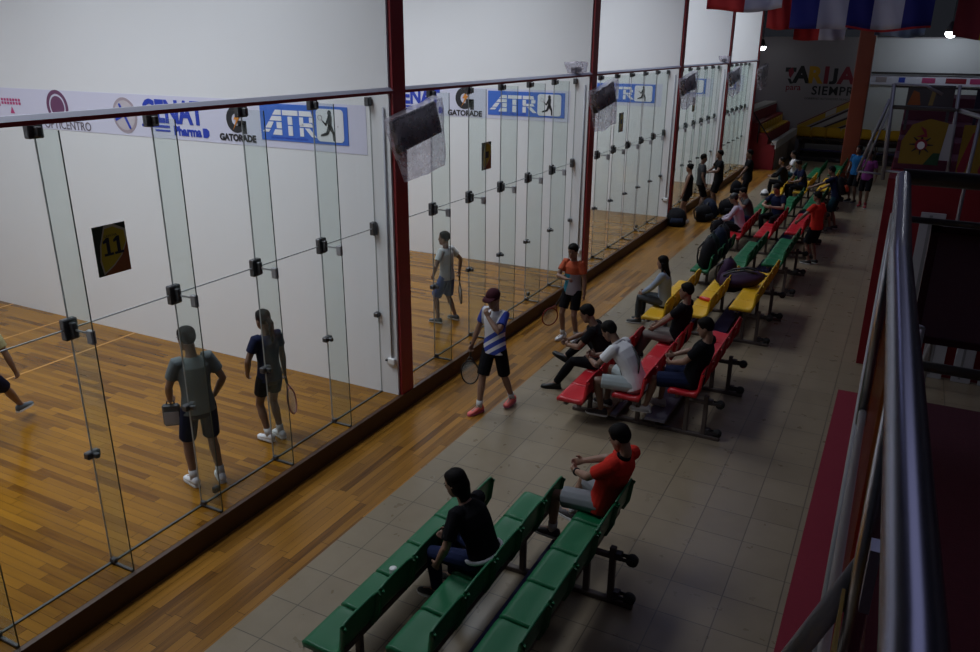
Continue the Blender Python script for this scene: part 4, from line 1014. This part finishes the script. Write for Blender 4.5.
a = person('girl with a long ponytail in a dark shirt and black shorts in the nearest court', (-.29, -1.68, Zc), 78, 1.53, vox=.008, top=C_NAVY, bottom=C_BLACK, blen=.62, shoe=W_SHOE, sock=SOCKW, sk=.17, hair='pony', headk=1.03, bulk=.9, sleeve=.55,
           feet=((-.06, .03, .08), (.08, .0, .08)), hands=((-.17, .16, .83), (.22, .02, .70)), elbow=((-1, -.6, 0), (.8, -.8, 0)), curl=(45, 70), head=(5, 4))
racquet('pink racquet hanging from the hand of the girl with a ponytail', a['R'], (.12, .10, -.95), (.86, .35, 0), FPK, L=.5)
person('player in a faded yellow shirt striding in at the left edge of the nearest court', (-3.06, -3.17, Zc), 27, 1.58, vox=.009, top=C_FADE, bottom=C_NAVY, blen=.85, shoe=B_SHOE, sk=.18, lean=24,
       pelvis=(0, 0, .80), feet=((-.12, -.36, .12), (.03, .62, .08)), knee=((-.1, 1, .1), (.1, 1, .3)), hands=((-.30, -.2, .8), (.25, .24, .70)), elbow=((-1, -1, 0), (1, -.6, 0)), curl=(60, 60), foot_pitch=(-30, 0))
a = person('boy in a pale grey t-shirt and blue shorts alone in the second court', (-.62, 2.75, Zc), 84, 1.46, vox=.008, top=cloth('pale_grey', (.42, .43, .44)), bottom=C_STRIPE, blen=.95, skirt_flare=1.15, shoe=B_SHOE, sk=.20, headk=1.06, bulk=.95, lean=3,
           feet=((-.14, .08, .08), (.14, -.06, .08)), hands=((-.20, .12, .80), (.26, -.06, .80)), elbow=((-1, -.6, 0), (.9, -.8, 0)), curl=(60, 70), head=(25, 0))
racquet('black racquet pointing down from the boy alone in the second court', a['R'], (.12, -.1, -.98), (.7, .6, 0), FB)
a = person('boy in a dark cap and white and blue jersey walking along the wooden walkway', (1.32, .62, 0), 168, 1.62, vox=.0075, top=J_DIAG, bottom=C_BLACK, blen=.92, shoe=P_SHOE, sole=PINKS, sock=SOCKW, sk=.23, hair='crop', cap=C_MAROON, headk=1.03, bulk=.95,
           feet=((-.09, -.26, .10), (.09, .20, .08)), knee=((-.1, 1, 0), (.1, 1, 0)), hands=((-.04, .19, 1.32), (.31, .08, .84)), elbow=((-1, .3, -.9), (.9, -.8, 0)), curl=(45, 75), hdir=((.35, .1, .9), None), palm=((.3, -.9, 0), None), head=(6, 14), foot_pitch=(0, 0))
racquet('black racquet held down by the boy in the dark cap', a['R'], (.02, -.10, -.99), (.25, -.95, 0), FB)
a = person('boy in an orange and teal jersey standing with folded arms by the curb', (1.22, 3.52, 0), 172, 1.55, vox=.008, top=J_ORNG, bottom=C_BLACK, blen=.78, shoe=W_SHOE, sock=SOCKW, sk=.22, headk=1.05, bulk=.93,
           feet=((-.10, 0, .08), (.11, .06, .08)), hands=((-.24, .06, .80), (-.02, .24, 1.06)), elbow=((-.9, -.8, 0), (1, .1, -.6)), curl=(50, 60), head=(0, 10), hdir=(None, (-.9, .1, .2)))
racquet('dark red racquet hanging beside the curb behind the boy in orange and teal', (.98, 3.56, .60), (-.42, -.1, -.9), (.3, -.95, 0), FRD)

# --- spectators on the nearest bleacher
person('woman in a black t-shirt and jeans leaning forward on the nearest green bleacher', (3.05, -2.94, 0), 84, 1.62, vox=.008, top=C_BLACK, bottom=C_JEAN, blen=1.92, shoe=BLACK, sk=.25, hair='bob', lean=30, belt=C_WHITE, sleeve=.75, headk=1.02, bulk=1.02,
       **{**sit(.482, .10, .36), 'feet': ((-.12, .40, .18), (.10, .40, .18))}, hands=((-.24, .30, .56), (.06, .40, .66)), elbow=((-.8, -.6, 0), (.8, -.3, -.3)), head=(14, 16), curl=(40, 50))
person('man in a red t-shirt and grey shorts on the top row of the nearest bleacher', (3.67, -1.84, 0), 74, 1.70, vox=.008, top=C_RED, bottom=C_GREY, blen=.80, skirt_flare=1.1, shoe=D_SHOE, sock=SOCKW, sk=.27, lean=-22, collar=C_BLACK, watch=-1, bulk=1.05, sleeve=.68,
       pelvis=(0, 0, .70), feet=((-.15, .46, .25), (.20, .50, .25)), knee=((-.3, .5, 1), (.35, .5, 1)), hands=((-.08, .28, .90), (.10, .32, .92)), elbow=((-1, -.3, -.5), (1, -.3, -.5)), head=(6, 24), curl=(55, 55))

# --- red bleacher
person('man in black with legs stretched out on the front row of the red bleacher', (2.40, 1.82, 0), 98, 1.74, vox=.009, top=C_BLACK, bottom=C_BLACK, blen=1.95, shoe=BLACK, sole=BLACK, sk=.2, lean=28,
       pelvis=(0, 0, .455), feet=((-.12, .66, .08), (.30, .62, .32)), knee=((-.2, .4, 1), (.4, .2, 1)), hands=((-.02, .52, .62), (.24, .58, .60)), elbow=((-1, -.2, -.6), (1, -.2, -.4)), head=(0, 22), curl=(55, 55), foot_pitch=(0, 25))
a = person('man in a white polo bent over his phone on the red bleacher', (3.05, 1.02, 0), 82, 1.74, vox=.008, top=C_WHITE, bottom=C_PALE, blen=.86, shoe=D_SHOE, sk=.18, lean=40, collar=C_WHITE, strapm=BLACK, bulk=1.02, sleeve=.6,
       pelvis=(0, 0, .59), feet=((-.16, .36, .18), (.14, .44, .18)), knee=((-.35, .5, 1), (.25, .5, 1)), hands=((-.06, .60, .76), (.10, .62, .76)), elbow=((-1, -.4, -.5), (1, -.4, -.5)), head=(4, 30), curl=(65, 65), hdir=((.3, .8, .3), (-.3, .8, .3)), palm=((.7, -.2, .6), (-.7, -.2, .6)))
p = (a['L'] + a['R']) / 2
M = Matrix.Translation(p + V((-.02, 0, .05))) @ Matrix.Rotation(R(82), 4, 'Z') @ Matrix.Rotation(R(40), 4, 'X')
t = MB().box((-.036, -.004, -.075), (.036, .004, .075), ch=.003).obj('phone', BLACK, label='dark phone in the hands of the man in the white polo', cat='phone'); t.matrix_world = M
MB().box((-.032, -.0055, -.07), (.032, -.0042, .07)).obj('phone_screen', mat('phone_screen', (.02, .025, .035), .1), t)
person('man in a black t-shirt and navy shorts on the top row of the red bleacher', (3.70, 1.22, 0), 84, 1.70, vox=.008, top=C_BLACK, bottom=C_NAVY, blen=.92, skirt_flare=1.12, shoe=W_SHOE, sk=.27, lean=-17, bulk=1.06,
       pelvis=(0, 0, .70), feet=((-.15, .52, .25), (.14, .44, .25)), knee=((-.25, .5, 1), (.25, .5, 1)), hands=((-.06, .27, .86), (.12, .30, .90)), elbow=((-1, -.5, -.5), (1, -.3, -.5)), head=(10, 16), curl=(50, 50))
person('man in black t-shirt and khaki trousers lounging at the far end of the red bleacher', (3.08, 2.88, 0), 86, 1.68, vox=.009, top=C_BLACK, bottom=C_KHAKI, blen=1.9, shoe=D_SHOE, sk=.22, lean=-12, bulk=1.03,
       pelvis=(0, 0, .59), feet=((-.10, .56, .18), (.12, .60, .18)), knee=((-.15, .5, 1), (.2, .5, 1)), hands=((-.14, .30, .70), (.10, .32, .70)), elbow=((-1, -.4, -.4), (1, -.4, -.4)), head=(8, 2), curl=(45, 45))
# --- yellow bleacher
person('girl with long dark hair in a light blue long-sleeved top on the yellow bleacher', (2.36, 4.83, 0), 88, 1.60, vox=.009, top=C_LBLUE, sleeve=1.9, bottom=C_DGREY, blen=1.9, shoe=BLACK, sk=.27, hair='long', lean=6, bulk=.93,
       pelvis=(0, 0, .455), feet=((-.08, .42, .08), (.08, .40, .08)), knee=((-.1, .5, 1), (.1, .5, 1)), hands=((-.10, .36, .56), (.06, .36, .56)), elbow=((-1, -.4, -.4), (1, -.4, -.4)), head=(8, 8), curl=(40, 40))
# --- farther bleachers
person('man in a lilac white shirt and black cap seated on the farther red bleacher', (2.38, 11.26, 0), 96, 1.7, vox=.012, top=C_LILAC, sleeve=1.85, bottom=C_BLACK, blen=1.9, sk=.25, lean=20, cap=BLACK, hair='crop',
       **sit(.352, 0, .40), hands=((-.06, .44, .60), (.10, .44, .60)), elbow=((-1, -.4, -.4), (1, -.4, -.4)), head=(0, 14), curl=(50, 50))
person('person in grey with jeans resting head on hand behind the man in the black cap', (2.38, 12.42, 0), 118, 1.66, vox=.012, top=C_DGREY, bottom=C_JEAN, blen=1.9, sk=.27, lean=22,
       **sit(.352, 0, .40), hands=((-.14, .34, .92), (.12, .42, .58)), elbow=((-1, .3, -1), (1, -.4, -.4)), head=(-6, 16), curl=(40, 50), hdir=((.2, 0, 1), None))
a = person('man in dark navy reading a phone above the empty red seats', (3.05, 12.36, 0), 150, 1.72, vox=.012, top=C_NAVY, bottom=C_BLACK, blen=1.9, sk=.27, lean=14, bulk=1.05,
       **sit(.482, .10, .40), hands=((-.10, .40, .86), (.10, .40, .86)), elbow=((-1, -.4, -.4), (1, -.4, -.4)), head=(0, 20), curl=(55, 55))
person('man in a red t-shirt and black shorts standing behind the green bleacher', (4.10, 10.36, 0), 62, 1.56, vox=.011, top=C_RED, bottom=C_BLACK, blen=.95, skirt_flare=1.15, shoe=BLACK, sk=.18, bulk=1.05, lean=5,
       feet=((-.08, .02, .08), (.09, -.03, .08)), hands=((-.30, .26, .93), (.22, .05, .82)), elbow=((-1, -.5, 0), (.9, -.8, 0)), head=(10, 6))
person('man in a dark navy t-shirt with an orange backpack reaching over the yellow bleacher', (4.16, 14.25, 0), 82, 1.62, vox=.011, top=C_NAVY, bottom=C_TEAL, blen=.95, skirt_flare=1.15, shoe=D_SHOE, sk=.2, lean=20,
       feet=((-.12, .02, .08), (.14, -.05, .08)), hands=((-.28, .62, 1.05), (.22, .40, 1.0)), elbow=((-1, -.3, -.3), (1, -.5, 0)), head=(0, 10))
person('person in black seated near the far end with a helmet in front', (2.38, 18.35, 0), 96, 1.7, vox=.013, top=C_BLACK, sleeve=1.8, bottom=C_BLACK, blen=1.9, sk=.2, lean=16, **sit(.352, 0, .42), hands=((-.10, .44, .66), (.10, .44, .66)), elbow=((-1, -.4, -.4), (1, -.4, -.4)))
person('person in a white shirt seated beyond the one in black at the far end', (2.40, 20.35, 0), 100, 1.66, vox=.013, top=C_WHITE, bottom=C_TEAL, blen=1.9, sk=.18, lean=8, **sit(.352, 0, .42), hands=((-.10, .34, .60), (.10, .34, .60)), elbow=((-1, -.4, -.4), (1, -.4, -.4)))
person('person in dark blue seated on the farthest yellow bleacher', (3.05, 17.2, 0), 120, 1.68, vox=.013, top=C_NAVY, bottom=C_BLACK, blen=1.9, sk=.18, lean=22, **sit(.482, .10, .40), hands=((-.10, .40, .74), (.10, .40, .74)), elbow=((-1, -.4, -.4), (1, -.4, -.4)), head=(0, 14))
# --- standing groups by the fourth court and in the aisle
person('woman in a black tank top and shorts facing the fourth court', (.66, 13.1, 0), 92, 1.56, vox=.011, top=C_BLACK, tank=True, bottom=C_BLACK, blen=.55, shoe=W_SHOE, sk=.27, hair='bun', bulk=.92, feet=((-.09, .03, .08), (.10, 0, .08)), hands=((-.24, .10, .80), (.26, .02, .78)), elbow=((-1, -.6, 0), (.9, -.8, 0)))
person('man in a grey t-shirt talking beside the fourth court glass', (.60, 14.75, 0), -62, 1.62, vox=.012, top=C_DGREY, bottom=C_BLACK, blen=.98, shoe=D_SHOE, sk=.2, feet=((-.09, .03, .08), (.10, 0, .08)), bulk=1.02)
person('man in black shorts and t-shirt facing the one in grey', (.94, 15.40, 0), 118, 1.68, vox=.012, top=C_BLACK, bottom=C_BLACK, blen=.92, shoe=W_SHOE, sk=.24, feet=((-.09, .03, .08), (.10, 0, .08)), hands=((-.10, .30, 1.10), (.12, .30, 1.08)), elbow=((-1, -.4, -.4), (1, -.4, -.4)))
person('man in black walking with a dark bag before the end of the courts', (1.62, 16.15, 0), 112, 1.66, vox=.012, top=C_BLACK, bottom=C_BLACK, blen=1.0, shoe=D_SHOE, sk=.2, feet=((-.10, .16, .08), (.10, -.16, .10)), hands=((-.25, .34, .86), (.26, .08, .84)), elbow=((-1, -.6, 0), (.9, -.8, 0)), bulk=1.04, curl=(75, 40))
person('man in a sky blue shirt standing by the orange column', (4.33, 18.7, 0), 150, 1.68, vox=.013, top=C_BLUE, bottom=C_BLACK, blen=.95, shoe=BLACK, sk=.16, feet=((-.12, .05, .08), (.12, -.03, .08)))
person('person in a magenta shirt and black shorts walking at the head of the aisle', (4.68, 18.0, 0), 172, 1.62, vox=.013, top=C_MAG, bottom=C_BLACK, blen=.95, shoe=C_DRED, sock=C_DRED, sk=.16, feet=((-.09, .10, .08), (.09, -.08, .08)))

# ------------------------------------------------------------------ bags and small things
def backpack(lab, loc, rz, size, m, accent, tip=0., roll=0., seed=0, group='bags left by the players'):
    t = bpy.data.objects.new('backpack', None); COL.objects.link(t); t.location = loc; t.rotation_euler = (R(tip), R(roll), R(rz)); tag(t, lab, 'bag', group)
    w, d, h = size
    mb = MB().loft([((0, 0, .0), (1, 0, 0), (0, 1, 0), w * .40, d * .40), ((0, 0, h * .06), (1, 0, 0), (0, 1, 0), w * .50, d * .5), ((0, 0, h * .55), (1, 0, 0), (0, 1, 0), w * .5, d * .5), ((0, d * .06, h * .85), (1, 0, 0), (0, 1, 0), w * .42, d * .38), ((0, d * .1, h), (1, 0, 0), (0, 1, 0), w * .2, d * .15)], 16)
    for v in range(len(mb.v)):
        p = V(mb.v[v]); n = noise.noise_vector(p * 6 + V((seed, 0, 0))) * .02; mb.v[v] = tuple(p + V((n.x, n.y, abs(n.z) if p.z < .03 else n.z)))
    mb.obj('bag_body', m, t)
    MB().loft([((0, -d * .48, h * .12), (1, 0, 0), (0, 1, 0), w * .34, d * .12), ((0, -d * .52, h * .3), (1, 0, 0), (0, 1, 0), w * .36, d * .14), ((0, -d * .45, h * .5), (1, 0, 0), (0, 1, 0), w * .3, d * .1)], 12).obj('front_pocket', accent, t)
    MB().tube([(-.04, d * .12, h * .96), (-.03, d * .14, h * 1.08), (.03, d * .14, h * 1.08), (.04, d * .12, h * .96)], .010, 8).obj('carry_loop', BLACK, t)
    for s in (-1, 1): MB().tube([(s * w * .22, d * .38, h * .88), (s * w * .26, d * .62, h * .6), (s * w * .24, d * .58, h * .3), (s * w * .3, d * .42, h * .1)], .018, 8).obj('shoulder_strap', BLACK, t)
    return t
BLKF = mat('bag_black', (.009, .009, .012), .8, bump=.3, spec=.2); PURF = mat('bag_purple', (.028, .009, .036), .7, bump=.3, spec=.25); BLUF = mat('bag_dark_blue', (.010, .015, .034), .8, bump=.3, spec=.2); ORGF = mat('bag_orange', (.50, .07, .012), .6); GRNF = mat('bag_dark_green', (.008, .017, .017), .8, bump=.3, spec=.2)
backpack('black backpack at the near end of the heap on the green bleacher front row', (2.40, 7.66, .36), 80, (.40, .30, .58), BLKF, GRNF, 8, 0, 1)
backpack('dark green backpack second in the heap on the green bleacher front row', (2.38, 8.16, .36), 96, (.40, .30, .56), GRNF, BLKF, 4, 0, 2)
backpack('dark blue backpack third in the heap on the green bleacher front row', (2.40, 8.66, .36), 84, (.40, .32, .60), BLUF, BLKF, 6, 0, 3)
backpack('black backpack at the far end of the heap beside the man in the cap', (2.38, 9.16, .36), 100, (.42, .30, .56), BLKF, BLUF, 5, 0, 4)
backpack('purple and black sports bag lying on the middle yellow row', (3.06, 5.85, .62), 90, (.42, .30, .72), PURF, BLKF, 78, 0, 5)
backpack('second purple bag slumped behind the first on the middle yellow row', (3.05, 6.20, .50), 84, (.40, .30, .46), PURF, PURF, 12, 0, 6)
backpack('black gym bag on the floor beside the red post of the third court', (.50, 12.72, .005), 20, (.50, .32, .46), BLKF, BLUF, 0, 0, 7)
backpack('black gym bag on the floor between the tank top woman and the talking men', (.98, 13.75, .005), 70, (.55, .36, .42), BLKF, BLKF, 0, 0, 8)
backpack('dark blue gym bag on the floor under the talking men', (1.02, 14.3, .005), 130, (.55, .36, .50), BLUF, BLKF, 0, 0, 9)
backpack('black bag on the floor behind the dark blue gym bag', (1.35, 14.95, .005), 40, (.5, .34, .40), BLKF, BLKF, 0, 0, 10)
backpack('orange and black backpack worn by the man in dark navy', (4.33, 14.22, .93), 82, (.32, .20, .46), BLKF, ORGF, -18, 0, 11)
backpack('dark bag carried low by the man walking in black', (1.36, 15.98, .42), 30, (.34, .22, .36), BLKF, BLKF, 0, 0, 12)
backpack('dark bag in the lap of the man in the black cap', (1.86, 11.1, .30), 60, (.36, .22, .34), BLKF, BLKF, 20, 0, 13)
t = thing('drink_bottle', 'red drink bottle lying on the middle yellow row', 'bottle', (2.98, 5.05, .515), R(72)); 
MB().loft([((0, -.12, 0), (1, 0, 0), (0, 0, 1), .026, .026), ((0, -.11, 0), (1, 0, 0), (0, 0, 1), .034, .034), ((0, .06, 0), (1, 0, 0), (0, 0, 1), .034, .034), ((0, .11, 0), (1, 0, 0), (0, 0, 1), .016, .016)], 14).obj('bottle_body', mat('red_bottle', (.6, .03, .02), .35), t)
MB().loft([((0, .11, 0), (1, 0, 0), (0, 0, 1), .019, .019), ((0, .15, 0), (1, 0, 0), (0, 0, 1), .018, .018)], 12).obj('bottle_cap', BLACK, t)
t = thing('drink_cup', 'small clear cup left on the front green row', 'cup', (2.36, -3.24, .345))
MB().loft([((0, 0, 0), (1, 0, 0), (0, 1, 0), .024, .024), ((0, 0, .09), (1, 0, 0), (0, 1, 0), .032, .032)], 16).obj('cup_body', clear_mat('cup_plastic', (.8, .85, .85), .8, .1, cloud=.4), t)
MB().loft([((0, 0, .09), (1, 0, 0), (0, 1, 0), .034, .034), ((0, 0, .10), (1, 0, 0), (0, 1, 0), .03, .03)], 16).obj('cup_lid', WPLAST, t)
t = thing('helmet', 'black and white helmet resting near the feet of the far seated person in black', 'helmet', (1.86, 18.15, .0))
MB().loft([((0, 0, .0), (1, 0, 0), (0, 1, 0), .11, .13), ((0, 0, .10), (1, 0, 0), (0, 1, 0), .135, .155), ((0, 0, .2), (1, 0, 0), (0, 1, 0), .11, .13), ((0, 0, .26), (1, 0, 0), (0, 1, 0), .04, .05)], 16).obj('helmet_shell', WPLAST, t)
MB().loft([((0, -.05, .08), (1, 0, 0), (0, 1, 0), .125, .118), ((0, -.05, .16), (1, 0, 0), (0, 1, 0), .112, .10)], 16).obj('visor', BLACK, t)

# ------------------------------------------------------------------ light
def area(name, loc, size, sizey, power, col, rot=(0, 0, 0), spread=180):
    ld = bpy.data.lights.new(name, 'AREA'); ld.shape = 'RECTANGLE'; ld.size = size; ld.size_y = sizey; ld.energy = power; ld.color = col; ld.spread = R(spread)
    o = bpy.data.objects.new(name, ld); COL.objects.link(o); o.location = loc; o.rotation_euler = rot
for i in range(NC):
    yc = (YW[i] + T + YW[i + 1]) / 2
    for x, pw in ((-1.5, 150), (-4.6, 138), (-8.6, 112)): area('court_light', (x, yc, 7.8), 1.6, 3.6, pw, (.86, .925, 1.), spread=118)
def point(name, loc, power, col, r=.15):
    ld = bpy.data.lights.new(name, 'POINT'); ld.energy = power; ld.color = col; ld.shadow_soft_size = r
    o = bpy.data.objects.new(name, ld); COL.objects.link(o); o.location = loc
point('hall_light', (-.42, 28.5, 4.2), 2, (.9, .95, 1)); point('hall_light', (6.3, 28.6, 4.6), 22, (.85, .92, 1))
area('far_court_light', (7, 28.5, 4.7), 5, .6, 8, (.85, .92, 1), (R(60), 0, 0))
area('skylight_or_fill', (2.6, 13, 8.4), 1.0, 13, 50, (.52, .57, 1.)); area('skylight_or_fill', (7.5, 10, 8.4), 2, 8, 14, (.66, .70, 1.))
area('skylight_or_fill', (6.0, 0, 8.4), 3, 8, 42, (.64, .68, 1.))
area('skylight_or_fill', (8.5, -7, 8.4), 3, 5, 20, (.85, .78, 1.))  # added fill that lifts the dark gallery side; no such source there
w = bpy.data.worlds.new('hall_air'); SC.world = w; w.use_nodes = True; w.node_tree.nodes['Background'].inputs[0].default_value = (.5, .55, .7, 1); w.node_tree.nodes['Background'].inputs[1].default_value = .02
